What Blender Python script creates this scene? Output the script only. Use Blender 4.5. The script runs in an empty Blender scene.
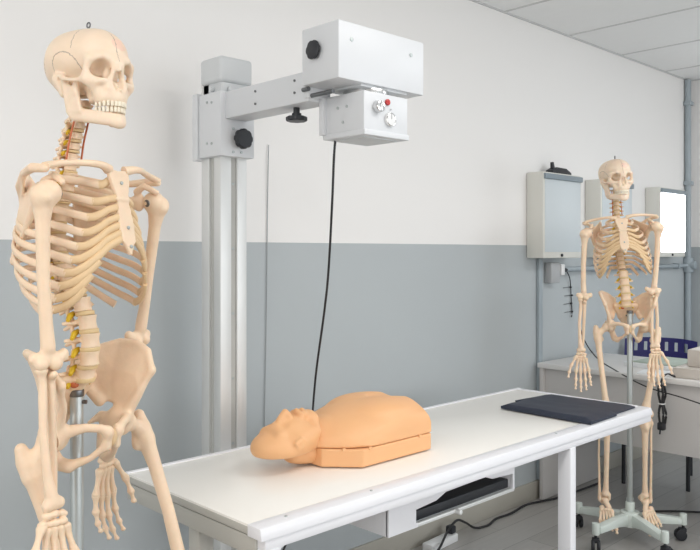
import bpy, bmesh, math, random
import numpy as np
from mathutils import Vector, Matrix, Euler
R = math.radians
random.seed(7)
S = bpy.context.scene
COL = S.collection

# ------------------------------------------------------------------ scale of the place (metres)
F, Y0, EYE = 775.0, 252.0, 1.29          # focal length in pixels, horizon row, eye height
YAW = math.atan2(1150 - 350, F)          # between the view and the long wall
WALL_Y, END_X, CEIL_Z, DADO_Z, TOP_Z = 2.24, 5.47, 2.486, 1.325, 0.72

# ------------------------------------------------------------------ materials
def srgb(c):
    return tuple(((v / 255 / 12.92) if v / 255 <= .04045 else ((v / 255 + .055) / 1.055) ** 2.4) for v in c) + (1,)
def mat(name, rgb, rough=.5, metal=0, var=.06, scale=12, bump=0, bscale=60, spec=.5, sss=0, emit=None, estr=0, coat=0):
    m = bpy.data.materials.new(name); m.use_nodes = True
    nt = m.node_tree; b = nt.nodes['Principled BSDF']
    tc = nt.nodes.new('ShaderNodeTexCoord')
    nz = nt.nodes.new('ShaderNodeTexNoise'); nz.inputs['Scale'].default_value = scale; nz.inputs['Detail'].default_value = 4
    nt.links.new(tc.outputs['Object'], nz.inputs['Vector'])
    mx = nt.nodes.new('ShaderNodeMix'); mx.data_type = 'RGBA'
    c = srgb(rgb)
    mx.inputs[6].default_value = tuple(v * (1 - var) for v in c[:3]) + (1,)
    mx.inputs[7].default_value = tuple(min(1, v * (1 + var)) for v in c[:3]) + (1,)
    nt.links.new(nz.outputs['Fac'], mx.inputs[0]); nt.links.new(mx.outputs[2], b.inputs['Base Color'])
    b.inputs['Roughness'].default_value = rough; b.inputs['Metallic'].default_value = metal
    b.inputs['Specular IOR Level'].default_value = spec
    if coat: b.inputs['Coat Weight'].default_value = coat
    if sss:
        b.inputs['Subsurface Weight'].default_value = sss
        b.inputs['Subsurface Radius'].default_value = (.012, .006, .004); b.inputs['Subsurface Scale'].default_value = .6
    if bump:
        n2 = nt.nodes.new('ShaderNodeTexNoise'); n2.inputs['Scale'].default_value = bscale; n2.inputs['Detail'].default_value = 5
        nt.links.new(tc.outputs['Object'], n2.inputs['Vector'])
        bp = nt.nodes.new('ShaderNodeBump'); bp.inputs['Strength'].default_value = bump; bp.inputs['Distance'].default_value = .002
        nt.links.new(n2.outputs['Fac'], bp.inputs['Height']); nt.links.new(bp.outputs['Normal'], b.inputs['Normal'])
    if emit:
        b.inputs['Emission Color'].default_value = srgb(emit); b.inputs['Emission Strength'].default_value = estr
    m['mix'] = mx.name
    return m

M = {}
M['bone'] = mat('bone', (241, 214, 185), .45, var=.10, scale=28, bump=.22, bscale=160, sss=.22)
M['skull'] = mat('skull_bone', (241, 218, 193), .42, var=.07, scale=28, bump=.16, bscale=150, sss=.25)
M['cartilage'] = mat('cartilage', (228, 196, 153), .4, var=.06, scale=30)
M['disc'] = mat('disc', (226, 198, 150), .5)
M['tooth'] = mat('tooth', (242, 230, 208), .3, var=.03)
M['nerve'] = mat('nerve', (222, 186, 44), .4)
M['artery'] = mat('artery', (204, 112, 70), .4)
M['steel'] = mat('steel', (186, 192, 192), .4, .55, var=.04)
M['dark_steel'] = mat('dark_steel', (120, 122, 124), .35, .9)
M['machine'] = mat('white_enamel', (219, 221, 224), .38, var=.015, scale=4)
M['machine_grey'] = mat('light_grey_enamel', (211, 214, 216), .4, var=.02, scale=4)
M['alu'] = mat('aluminium', (222, 223, 222), .42, .35, var=.03)
M['groove'] = mat('channel_grey', (190, 190, 186), .6)
M['black'] = mat('black_plastic', (38, 40, 45), .45)
M['cable'] = mat('black_cable', (36, 36, 38), .5)
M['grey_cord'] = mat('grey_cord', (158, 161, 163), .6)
M['red'] = mat('red_button', (190, 40, 38), .3)
M['chrome'] = mat('chrome', (215, 215, 215), .2, 1)
M['white_print'] = mat('white_dial', (232, 232, 232), .4)
M['laminate'] = mat('white_laminate', (247, 244, 238), .24, var=.012, scale=3)
M['table_metal'] = mat('white_painted_metal', (235, 235, 239), .33, var=.015, scale=5)
M['end_shade'] = mat('shaded_painted_metal', (186, 184, 177), .45, var=.02, scale=5)  # grey carries the shade on the table's left end, apron and leg
M['skin'] = mat('mannequin_skin', (238, 183, 132), .5, var=.04, scale=9, bump=.06, bscale=150, sss=.12)
M['navy'] = mat('navy_vinyl', (38, 45, 61), .55, var=.1, scale=20, bump=.35, bscale=35)
M['desk'] = mat('desk_laminate', (226, 224, 222), .4, var=.02, scale=5)
M['desk_panel'] = mat('desk_grey_panel', (204, 201, 199), .45, var=.03, scale=5)
M['blue'] = mat('blue_plastic', (58, 56, 128), .45, var=.05)
M['stand'] = mat('grey_green_enamel', (214, 222, 216), .4, var=.03)
M['rubber'] = mat('rubber', (36, 37, 42), .6)
M['viewer'] = mat('viewer_case', (222, 221, 214), .5, var=.02, scale=6)
M['viewer_screen'] = mat('viewer_screen_unlit', (206, 214, 218), .3, var=.03, scale=3, spec=.6)
M['lit'] = mat('viewer_screen_lit', (255, 255, 255), .4, emit=(250, 253, 255), estr=7)
M['clip'] = mat('film_clip', (140, 152, 160), .4, .4)
M['pipe'] = mat('painted_conduit', (160, 170, 176), .45)
M['beige'] = mat('beige_case', (205, 198, 190), .5)
M['paper'] = mat('paper', (238, 240, 242), .7, var=.03)
M['green_paper'] = mat('pale_green_cover', (176, 188, 178), .7, var=.05)
M['ceiling'] = mat('ceiling_tile', (242, 243, 243), .85, var=.015, scale=20, bump=.2, bscale=150)
M['tbar'] = mat('ceiling_bar', (205, 206, 206), .6)
M['skirting'] = mat('skirting', (176, 172, 162), .5, var=.03)
M['outlet'] = mat('outlet', (176, 178, 180), .5)

def wall_mat():
    m = mat('two_tone_wall', (240, 238, 236), .55, var=.012, scale=1.3, bump=.08, bscale=120)
    nt = m.node_tree; b = nt.nodes['Principled BSDF']; mx = nt.nodes[m['mix']]
    g = nt.nodes.new('ShaderNodeNewGeometry'); sp = nt.nodes.new('ShaderNodeSeparateXYZ')
    nt.links.new(g.outputs['Position'], sp.inputs[0])
    gt = nt.nodes.new('ShaderNodeMath'); gt.operation = 'GREATER_THAN'; gt.inputs[1].default_value = DADO_Z
    nt.links.new(sp.outputs['Z'], gt.inputs[0])
    nz = nt.nodes.new('ShaderNodeTexNoise'); nz.inputs['Scale'].default_value = 1.7; nz.inputs['Detail'].default_value = 3
    nt.links.new(g.outputs['Position'], nz.inputs['Vector'])
    lo = nt.nodes.new('ShaderNodeMix'); lo.data_type = 'RGBA'
    lo.inputs[6].default_value = srgb((178, 184, 187)); lo.inputs[7].default_value = srgb((185, 191, 193))
    nt.links.new(nz.outputs['Fac'], lo.inputs[0])
    sel = nt.nodes.new('ShaderNodeMix'); sel.data_type = 'RGBA'
    nt.links.new(gt.outputs[0], sel.inputs[0]); nt.links.new(lo.outputs[2], sel.inputs[6]); nt.links.new(mx.outputs[2], sel.inputs[7])
    nt.links.new(sel.outputs[2], b.inputs['Base Color'])
    return m
M['wall'] = wall_mat()

def floor_mat():
    m = mat('grey_plank_floor', (150, 147, 143), .32, var=.1, scale=2)
    nt = m.node_tree; b = nt.nodes['Principled BSDF']
    g = nt.nodes.new('ShaderNodeNewGeometry')
    mp = nt.nodes.new('ShaderNodeMapping'); mp.inputs['Scale'].default_value = (1, 1, 1)
    nt.links.new(g.outputs['Position'], mp.inputs[0])
    br = nt.nodes.new('ShaderNodeTexBrick'); br.inputs['Scale'].default_value = 1
    br.inputs['Brick Width'].default_value = 1.2; br.inputs['Row Height'].default_value = .15; br.inputs['Mortar Size'].default_value = .0015
    br.inputs['Color1'].default_value = srgb((182, 179, 175)); br.inputs['Color2'].default_value = srgb((170, 167, 163)); br.inputs['Mortar'].default_value = srgb((128, 126, 123))
    nt.links.new(mp.outputs[0], br.inputs[0])
    nz = nt.nodes.new('ShaderNodeTexNoise'); nz.inputs['Scale'].default_value = 4; nz.inputs['Detail'].default_value = 6
    m2 = nt.nodes.new('ShaderNodeMapping'); m2.inputs['Scale'].default_value = (1, 14, 1)
    nt.links.new(g.outputs['Position'], m2.inputs[0]); nt.links.new(m2.outputs[0], nz.inputs['Vector'])
    mx = nt.nodes.new('ShaderNodeMix'); mx.data_type = 'RGBA'; mx.blend_type = 'MULTIPLY'; mx.inputs[0].default_value = .55
    cr = nt.nodes.new('ShaderNodeValToRGB'); cr.color_ramp.elements[0].color = (.62, .61, .6, 1); cr.color_ramp.elements[1].color = (1, 1, 1, 1)
    nt.links.new(nz.outputs['Fac'], cr.inputs[0])
    nt.links.new(br.outputs['Color'], mx.inputs[6]); nt.links.new(cr.outputs[0], mx.inputs[7]); nt.links.new(mx.outputs[2], b.inputs['Base Color'])
    return m
M['floor'] = floor_mat()

def skull_mat():
    """bone with the dark seam lines and faint pink muscle print of a teaching skull, laid out in the skull's own coordinates"""
    m = M['skull']; nt = m.node_tree; b = nt.nodes['Principled BSDF']; mx = nt.nodes[m['mix']]
    tc = nt.nodes.new('ShaderNodeTexCoord'); sp = nt.nodes.new('ShaderNodeSeparateXYZ')
    nz = nt.nodes.new('ShaderNodeTexNoise'); nz.inputs['Scale'].default_value = 180
    ad = nt.nodes.new('ShaderNodeVectorMath'); ad.operation = 'MULTIPLY_ADD'
    ad.inputs[1].default_value = (.006,) * 3; ad.inputs[2].default_value = (-.003,) * 3
    nt.links.new(tc.outputs['Object'], nz.inputs['Vector']); nt.links.new(nz.outputs['Color'], ad.inputs[0])
    a2 = nt.nodes.new('ShaderNodeVectorMath'); nt.links.new(tc.outputs['Object'], a2.inputs[0]); nt.links.new(ad.outputs[0], a2.inputs[1])
    nt.links.new(a2.outputs[0], sp.inputs[0])
    def math_(op, a, bb=0.0, c=None):
        n = nt.nodes.new('ShaderNodeMath'); n.operation = op
        for i, v in enumerate((a, bb) if c is None else (a, bb, c)):
            if isinstance(v, (int, float)): n.inputs[i].default_value = v
            else: nt.links.new(v, n.inputs[i])
        return n.outputs[0]
    X, Yc, Z = sp.outputs; ax = math_('ABSOLUTE', X)
    def band(v, w): return math_('LESS_THAN', math_('ABSOLUTE', v), w)
    # midline seam over forehead and crown
    s1 = math_('MULTIPLY', band(X, .0009), math_('GREATER_THAN', Z, .03))
    # coronal seam
    s2 = math_('MULTIPLY', band(math_('ADD', Yc, math_('MULTIPLY_ADD', ax, .25, .012)), .0009), math_('GREATER_THAN', Z, .055))
    # lambdoid seam
    s3 = math_('MULTIPLY', band(math_('ADD', math_('SUBTRACT', Yc, .075), math_('MULTIPLY', math_('SUBTRACT', ax, .045), .9)), .0013),
               math_('MULTIPLY', math_('GREATER_THAN', Yc, .035), math_('GREATER_THAN', Z, .02)))
    # squamous arc above the ear
    ry = math_('DIVIDE', math_('SUBTRACT', Yc, -.005), .034); rz = math_('DIVIDE', math_('SUBTRACT', Z, .008), .042)
    rr = math_('SQRT', math_('ADD', math_('MULTIPLY', ry, ry), math_('MULTIPLY', rz, rz)))
    s4 = math_('MULTIPLY', band(math_('SUBTRACT', rr, 1.0), .03), math_('MULTIPLY', math_('GREATER_THAN', ax, .045), math_('GREATER_THAN', Z, .012)))
    sm = math_('MAXIMUM', math_('MAXIMUM', s1, s2), math_('MAXIMUM', s3, s4))
    # pink print on the forehead
    px = math_('DIVIDE', math_('SUBTRACT', X, .012), .02); pz = math_('DIVIDE', math_('SUBTRACT', Z, .068), .012)
    pr = math_('LESS_THAN', math_('ADD', math_('MULTIPLY', px, px), math_('MULTIPLY', pz, pz)), 1.0)
    pr = math_('MULTIPLY', pr, math_('MULTIPLY', math_('LESS_THAN', Yc, -.04), .35))
    m1 = nt.nodes.new('ShaderNodeMix'); m1.data_type = 'RGBA'; m1.inputs[7].default_value = srgb((240, 180, 165))
    nt.links.new(pr, m1.inputs[0]); nt.links.new(mx.outputs[2], m1.inputs[6])
    m2 = nt.nodes.new('ShaderNodeMix'); m2.data_type = 'RGBA'; m2.inputs[7].default_value = srgb((150, 132, 118))
    nt.links.new(math_('MULTIPLY', sm, .65), m2.inputs[0]); nt.links.new(m1.outputs[2], m2.inputs[6]); nt.links.new(m2.outputs[2], b.inputs['Base Color'])
skull_mat()

# ------------------------------------------------------------------ object helpers
def mesh_obj(name, me, m=None, parent=None, mtx=None):
    o = bpy.data.objects.new(name, me); COL.objects.link(o)
    if m is not None and not me.materials: me.materials.append(M[m])
    if parent is not None: o.parent = parent
    if mtx is not None: o.matrix_local = mtx
    return o
def tag(o, label=None, cat=None, group=None, kind=None):
    if label: o['label'] = label
    if cat: o['category'] = cat
    if group: o['group'] = group
    if kind: o['kind'] = kind
    return o
def thing(name, label, cat, loc=(0, 0, 0), rotz=0, group=None):
    o = bpy.data.objects.new(name, None); COL.objects.link(o); o.empty_display_size = .1
    o.location = loc; o.rotation_euler = (0, 0, rotz)
    return tag(o, label, cat, group)
def smooth(me, angle=40):
    me.polygons.foreach_set('use_smooth', [True] * len(me.polygons))
    try: me.set_sharp_from_angle(angle=R(angle))
    except Exception: pass
    me.update()

class MB:
    """collects shapes into one mesh"""
    def __init__(s): s.bm = bmesh.new()
    def box(s, lo, hi, bev=.003, rot=None, seg=2):
        lo, hi = Vector(lo), Vector(hi)
        b = bmesh.new(); bmesh.ops.create_cube(b, size=1)
        c, d = (lo + hi) / 2, hi - lo
        for v in b.verts: v.co = Vector((v.co.x * d.x, v.co.y * d.y, v.co.z * d.z))
        if bev: bmesh.ops.bevel(b, geom=b.edges[:], offset=min(bev, min(d) * .45), segments=seg, affect='EDGES', profile=.5)
        for v in b.verts: v.co = (rot @ v.co if rot else v.co) + c
        s._add(b); return s
    def prism(s, pts, axis, a, b_, bev=.002):
        """polygon pts (2d) extruded along axis ('x','y','z') from a to b_"""
        b = bmesh.new()
        def P(p, t): return Vector({'x': (t, p[0], p[1]), 'y': (p[0], t, p[1]), 'z': (p[0], p[1], t)}[axis])
        f = b.faces.new([b.verts.new(P(p, a)) for p in pts])
        r = bmesh.ops.extrude_face_region(b, geom=[f])
        vs = [v for v in r['geom'] if isinstance(v, bmesh.types.BMVert)]
        dv = P((0, 0), b_) - P((0, 0), a)
        for v in vs: v.co += dv
        bmesh.ops.recalc_face_normals(b, faces=b.faces[:])
        if bev: bmesh.ops.bevel(b, geom=b.edges[:], offset=bev, segments=2, affect='EDGES', profile=.5)
        s._add(b); return s
    def cyl(s, p, q, r, r2=None, n=24, bev=0):
        p, q = Vector(p), Vector(q); d = q - p
        b = bmesh.new(); bmesh.ops.create_cone(b, cap_ends=True, segments=n, radius1=r, radius2=r if r2 is None else r2, depth=d.length)
        if bev:
            es = [e for e in b.edges if abs(e.verts[0].co.z - e.verts[1].co.z) < 1e-6]
            bmesh.ops.bevel(b, geom=es, offset=bev, segments=2, affect='EDGES', profile=.5)
        mt = Matrix.Translation((p + q) / 2) @ d.to_track_quat('Z', 'Y').to_matrix().to_4x4()
        bmesh.ops.transform(b, matrix=mt, verts=b.verts); s._add(b); return s
    def torus(s, c, axis, Rr, r, n=20, m=8):
        c, axis = Vector(c), Vector(axis).normalized(); q = axis.to_track_quat('Z', 'Y')
        b = bmesh.new(); rows = []
        for i in range(n):
            a = 2 * math.pi * i / n; row = []
            for j in range(m):
                t = 2 * math.pi * j / m
                row.append(b.verts.new(c + q @ Vector(((Rr + r * math.cos(t)) * math.cos(a), (Rr + r * math.cos(t)) * math.sin(a), r * math.sin(t)))))
            rows.append(row)
        for i in range(n):
            for j in range(m): b.faces.new((rows[i][j], rows[(i + 1) % n][j], rows[(i + 1) % n][(j + 1) % m], rows[i][(j + 1) % m]))
        s._add(b); return s
    def knob(s, p, d, r, h, lobes=8):
        """lobed clamp knob on a short collar, p on the surface, d outward"""
        p, d = Vector(p), Vector(d).normalized(); q = d.to_track_quat('Z', 'Y')
        s.cyl(p, p + d * h * .5, r * .45, n=16)
        b = bmesh.new(); n = lobes * 6; rings = []
        for (z, k) in ((h * .4, .9), (h * .5, 1), (h * .88, 1), (h, .9)):
            ring = []
            for i in range(n):
                a = 2 * math.pi * i / n; rr = r * k * (1 - .09 * (.5 - .5 * math.cos(lobes * a)) ** 3)
                ring.append(b.verts.new(p + q @ Vector((rr * math.cos(a), rr * math.sin(a), z))))
            rings.append(ring)
        for k in range(3):
            for i in range(n): b.faces.new((rings[k][i], rings[k][(i + 1) % n], rings[k + 1][(i + 1) % n], rings[k + 1][i]))
        b.faces.new(rings[-1]); b.faces.new(rings[0][::-1])
        s._add(b); return s
    def sweep(s, pts, ra, rb=None, up=(0, 0, 1), n=10, sub=4, cap=True):
        P = spline(pts, sub); N = len(P)
        def rad(r, t):
            if r is None: return None
            if isinstance(r, (int, float)): return r
            x = t * (len(r) - 1); i = min(int(x), len(r) - 2); return r[i] + (r[i + 1] - r[i]) * (x - i)
        b = bmesh.new(); rings = []; up = Vector(up)
        for i, p in enumerate(P):
            t = (P[min(i + 1, N - 1)] - P[max(i - 1, 0)]).normalized()
            u = up - t * up.dot(t)
            if u.length < .05: u = Vector((1, .3, .2)) - t * Vector((1, .3, .2)).dot(t)
            u.normalize(); w = t.cross(u)
            A = rad(ra, i / (N - 1)); B = A if rb is None else rad(rb, i / (N - 1))
            rings.append([b.verts.new(p + u * A * math.cos(2 * math.pi * k / n) + w * B * math.sin(2 * math.pi * k / n)) for k in range(n)])
        for i in range(N - 1):
            for k in range(n): b.faces.new((rings[i][k], rings[i][(k + 1) % n], rings[i + 1][(k + 1) % n], rings[i + 1][k]))
        if cap: b.faces.new(rings[0][::-1]); b.faces.new(rings[-1])
        s._add(b); return s
    def ell(s, c, r, seg=14):
        b = bmesh.new(); bmesh.ops.create_uvsphere(b, u_segments=seg, v_segments=max(6, seg // 2 + 1), radius=1)
        for v in b.verts: v.co = Vector((v.co.x * r[0] + c[0], v.co.y * r[1] + c[1], v.co.z * r[2] + c[2]))
        s._add(b); return s
    def _add(s, b):
        me = bpy.data.meshes.new('t'); b.to_mesh(me); b.free(); s.bm.from_mesh(me); bpy.data.meshes.remove(me)
    def mesh(s, name, m, angle=40):
        bmesh.ops.recalc_face_normals(s.bm, faces=s.bm.faces[:])
        me = bpy.data.meshes.new(name); s.bm.to_mesh(me); s.bm.free(); me.materials.append(M[m]); smooth(me, angle); return me
    def build(s, name, m, parent=None, mtx=None, angle=40): return mesh_obj(name, s.mesh(name, m, angle), None, parent, mtx)

def spline(pts, sub=4):
    P = [Vector(p) for p in pts]
    if sub <= 1 or len(P) < 3: return P
    out = []
    for i in range(len(P) - 1):
        p0, p1, p2, p3 = P[max(i - 1, 0)], P[i], P[i + 1], P[min(i + 2, len(P) - 1)]
        for k in range(sub):
            t = k / sub; t2, t3 = t * t, t * t * t
            out.append(.5 * ((2 * p1) + (p2 - p0) * t + (2 * p0 - 5 * p1 + 4 * p2 - p3) * t2 + (3 * p1 - p0 - 3 * p2 + p3) * t3))
    return out + [P[-1]]

# ------------------------------------------------------------------ solid shapes blended on a voxel grid
class Blob:
    def __init__(s, lo, hi, h):
        s.lo = np.array(lo, float); s.h = h
        s.n = np.ceil((np.array(hi) - s.lo) / h).astype(int) + 1
        s.F = np.full(s.n, .2, np.float32)
    def _sl(s, lo, hi):
        a = np.maximum(np.floor((np.array(lo) - s.lo) / s.h).astype(int), 0)
        b = np.minimum(np.ceil((np.array(hi) - s.lo) / s.h).astype(int) + 1, s.n)
        if (b <= a).any(): return None, None
        ax = [(s.lo[i] + s.h * np.arange(a[i], b[i])).astype(np.float32) for i in range(3)]
        return tuple(slice(a[i], b[i]) for i in range(3)), np.meshgrid(*ax, indexing='ij', sparse=True)
    def _op(s, lo, hi, fn, k, op):
        pad = k + 3 * s.h
        sl, g = s._sl(np.array(lo) - pad, np.array(hi) + pad)
        if sl is None: return s
        d = fn(*g); f = s.F[sl]
        if op == 'add':
            h = np.clip(k - np.abs(f - d), 0, None) / max(k, 1e-6); s.F[sl] = np.minimum(f, d) - h * h * k * .25
        else:
            d = -d; h = np.clip(k - np.abs(f - d), 0, None) / max(k, 1e-6); s.F[sl] = np.maximum(f, d) + h * h * k * .25
        return s
    def ball(s, c, r, k=.006, op='add', rot=None):
        c = np.array(c, float); r = np.array([r] * 3 if np.isscalar(r) else r, float); mr = r.max()
        Rm = np.array(rot.transposed()) if rot is not None else np.eye(3)
        def fn(x, y, z):
            x, y, z = x - c[0], y - c[1], z - c[2]
            u = [Rm[i, 0] * x + Rm[i, 1] * y + Rm[i, 2] * z for i in range(3)]
            k0 = np.sqrt((u[0] / r[0]) ** 2 + (u[1] / r[1]) ** 2 + (u[2] / r[2]) ** 2)
            k1 = np.sqrt((u[0] / r[0] ** 2) ** 2 + (u[1] / r[1] ** 2) ** 2 + (u[2] / r[2] ** 2) ** 2) + 1e-6
            return k0 * (k0 - 1) / k1
        e = mr if rot is not None else r
        return s._op(c - e, c + e, fn, k, op)
    def cap(s, p, q, r1, r2=None, k=.006, op='add', flat=None):
        """tapered capsule; flat=(axis, factor) squashes it along a world axis"""
        p, q = np.array(p, float), np.array(q, float); r2 = r1 if r2 is None else r2
        sc = np.ones(3)
        if flat: sc[flat[0]] = flat[1]
        mid = (p + q) / 2
        def fn(x, y, z):
            x, y, z = (x - p[0]) / sc[0], (y - p[1]) / sc[1], (z - p[2]) / sc[2]; d = (q - p) / sc
            t = np.clip((x * d[0] + y * d[1] + z * d[2]) / max((d ** 2).sum(), 1e-12), 0, 1)
            v = np.sqrt((x - t * d[0]) ** 2 + (y - t * d[1]) ** 2 + (z - t * d[2]) ** 2) - (r1 + (r2 - r1) * t)
            return v * sc.min()
        m = max(r1, r2)
        return s._op(np.minimum(p, q) - m, np.maximum(p, q) + m, fn, k, op)
    def chain(s, pts, rs, k=.006, op='add'):
        P = np.array([tuple(p) for p in pts], float); rr = [rs] * len(P) if np.isscalar(rs) else list(rs); m = max(rr)
        def fn(x, y, z):
            best = None
            for i in range(len(P) - 1):
                p, d = P[i], P[i + 1] - P[i]; ux, uy, uz = x - p[0], y - p[1], z - p[2]
                t = np.clip((ux * d[0] + uy * d[1] + uz * d[2]) / max((d ** 2).sum(), 1e-12), 0, 1)
                v = np.sqrt((ux - t * d[0]) ** 2 + (uy - t * d[1]) ** 2 + (uz - t * d[2]) ** 2) - (rr[i] + (rr[i + 1] - rr[i]) * t)
                best = v if best is None else np.minimum(best, v)
            return best
        return s._op(P.min(0) - m, P.max(0) + m, fn, k, op)
    def tri(s, a, b, c, r, k=.006):
        a, b, c = (np.array(v, float) for v in (a, b, c))
        nrm = np.cross(b - a, c - a); nn = (nrm ** 2).sum()
        def fn(x, y, z):
            best = None; inside = None
            for (p, q) in ((a, b), (b, c), (c, a)):
                e = q - p; px, py, pz = x - p[0], y - p[1], z - p[2]
                t = np.clip((px * e[0] + py * e[1] + pz * e[2]) / (e ** 2).sum(), 0, 1)
                d = (px - t * e[0]) ** 2 + (py - t * e[1]) ** 2 + (pz - t * e[2]) ** 2
                best = d if best is None else np.minimum(best, d)
                cn = np.cross(e, nrm); sd = (px * cn[0] + py * cn[1] + pz * cn[2]) <= 0
                inside = sd if inside is None else inside & sd
            pl = ((x - a[0]) * nrm[0] + (y - a[1]) * nrm[1] + (z - a[2]) * nrm[2]) ** 2 / nn
            return np.sqrt(np.where(inside, pl, best)) - r
        P = np.array([a, b, c])
        return s._op(P.min(0) - r, P.max(0) + r, fn, k, 'add')
    def rbox(s, lo, hi, r=.003, k=.004, op='add'):
        lo, hi = np.array(lo, float), np.array(hi, float); c, e = (lo + hi) / 2, (hi - lo) / 2 - r
        def fn(x, y, z):
            q = [np.abs(v - c[i]) - e[i] for i, v in enumerate((x, y, z))]
            o = np.sqrt(sum(np.maximum(v, 0) ** 2 for v in q))
            return o + np.minimum(np.maximum(np.maximum(q[0], q[1]), q[2]), 0) - r
        return s._op(lo, hi, fn, k, op)
    def raw(s, lo, hi, fn, k=.004, op='add'): return s._op(lo, hi, fn, k, op)
    def mesh(s, name, m, relax=1):
        F_ = s.F; F_ = F_.copy()
        for a in range(3):
            i0 = [slice(None)] * 3; i0[a] = 0; F_[tuple(i0)] = np.maximum(F_[tuple(i0)], 1e-4)
            i0[a] = -1; F_[tuple(i0)] = np.maximum(F_[tuple(i0)], 1e-4)
        ins = F_ < 0; nx, ny, nz = F_.shape
        cnt = np.zeros((nx - 1, ny - 1, nz - 1), np.int8)
        for i in (0, 1):
            for j in (0, 1):
                for k in (0, 1): cnt += ins[i:nx - 1 + i, j:ny - 1 + j, k:nz - 1 + k]
        act = (cnt > 0) & (cnt < 8); C = np.argwhere(act)
        idx = np.full(act.shape, -1, np.int64); idx[act] = np.arange(len(C))
        V = np.zeros((len(C), 3)); W = np.zeros(len(C))
        cor = [(i, j, k) for i in (0, 1) for j in (0, 1) for k in (0, 1)]
        val = {c: F_[C[:, 0] + c[0], C[:, 1] + c[1], C[:, 2] + c[2]].astype(float) for c in cor}
        for c in cor:
            for a in range(3):
                if c[a]: continue
                d = list(c); d[a] = 1; d = tuple(d); v0, v1 = val[c], val[d]; x = (v0 < 0) != (v1 < 0)
                t = np.where(x, v0 / np.where(x, v0 - v1, 1), 0)
                p = np.tile(np.array(c, float), (len(C), 1)); p[:, a] += t
                V += p * x[:, None]; W += x
        V = (C + V / W[:, None])
        Fc = []
        for a in range(3):
            b_, c_ = (a + 1) % 3, (a + 2) % 3
            lo = [slice(0, n) for n in F_.shape]; hi = list(lo)
            lo[a] = slice(0, F_.shape[a] - 1); hi[a] = slice(1, F_.shape[a])
            s0, s1 = ins[tuple(lo)], ins[tuple(hi)]; E_ = np.argwhere(s0 != s1)
            E_ = E_[(E_[:, b_] > 0) & (E_[:, c_] > 0) & (E_[:, b_] < F_.shape[b_] - 1) & (E_[:, c_] < F_.shape[c_] - 1)]
            fl = s0[E_[:, 0], E_[:, 1], E_[:, 2]]
            def g(db, dc):
                q = E_.copy(); q[:, b_] -= db; q[:, c_] -= dc; return idx[q[:, 0], q[:, 1], q[:, 2]]
            q = np.stack([g(1, 1), g(0, 1), g(0, 0), g(1, 0)], 1)
            q[~fl] = q[~fl][:, ::-1]; Fc.append(q)
        Fc = np.concatenate(Fc); P = s.lo + V * s.h
        for _ in range(relax):
            A = np.zeros_like(P); N_ = np.zeros(len(P))
            for i in range(4):
                j = (i + 1) % 4
                np.add.at(A, Fc[:, i], P[Fc[:, j]]); np.add.at(A, Fc[:, j], P[Fc[:, i]])
                np.add.at(N_, Fc[:, i], 1); np.add.at(N_, Fc[:, j], 1)
            P = P * .5 + .5 * A / np.maximum(N_, 1)[:, None]
        me = bpy.data.meshes.new(name)
        me.vertices.add(len(P)); me.vertices.foreach_set('co', P.astype(np.float32).ravel())
        me.loops.add(Fc.size); me.loops.foreach_set('vertex_index', Fc.astype(np.int32).ravel())
        me.polygons.add(len(Fc)); me.polygons.foreach_set('loop_start', np.arange(0, Fc.size, 4, dtype=np.int32))
        me.update(calc_edges=True); me.validate()
        me.materials.append(M[m]); me.polygons.foreach_set('use_smooth', [True] * len(me.polygons)); me.update()
        return me
def mirrored(me):
    c = me.copy(); n = len(c.vertices); co = np.zeros(n * 3, np.float32); c.vertices.foreach_get('co', co)
    co = co.reshape(-1, 3); co[:, 0] *= -1; c.vertices.foreach_set('co', co.ravel()); c.flip_normals(); c.update(); return c

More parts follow.
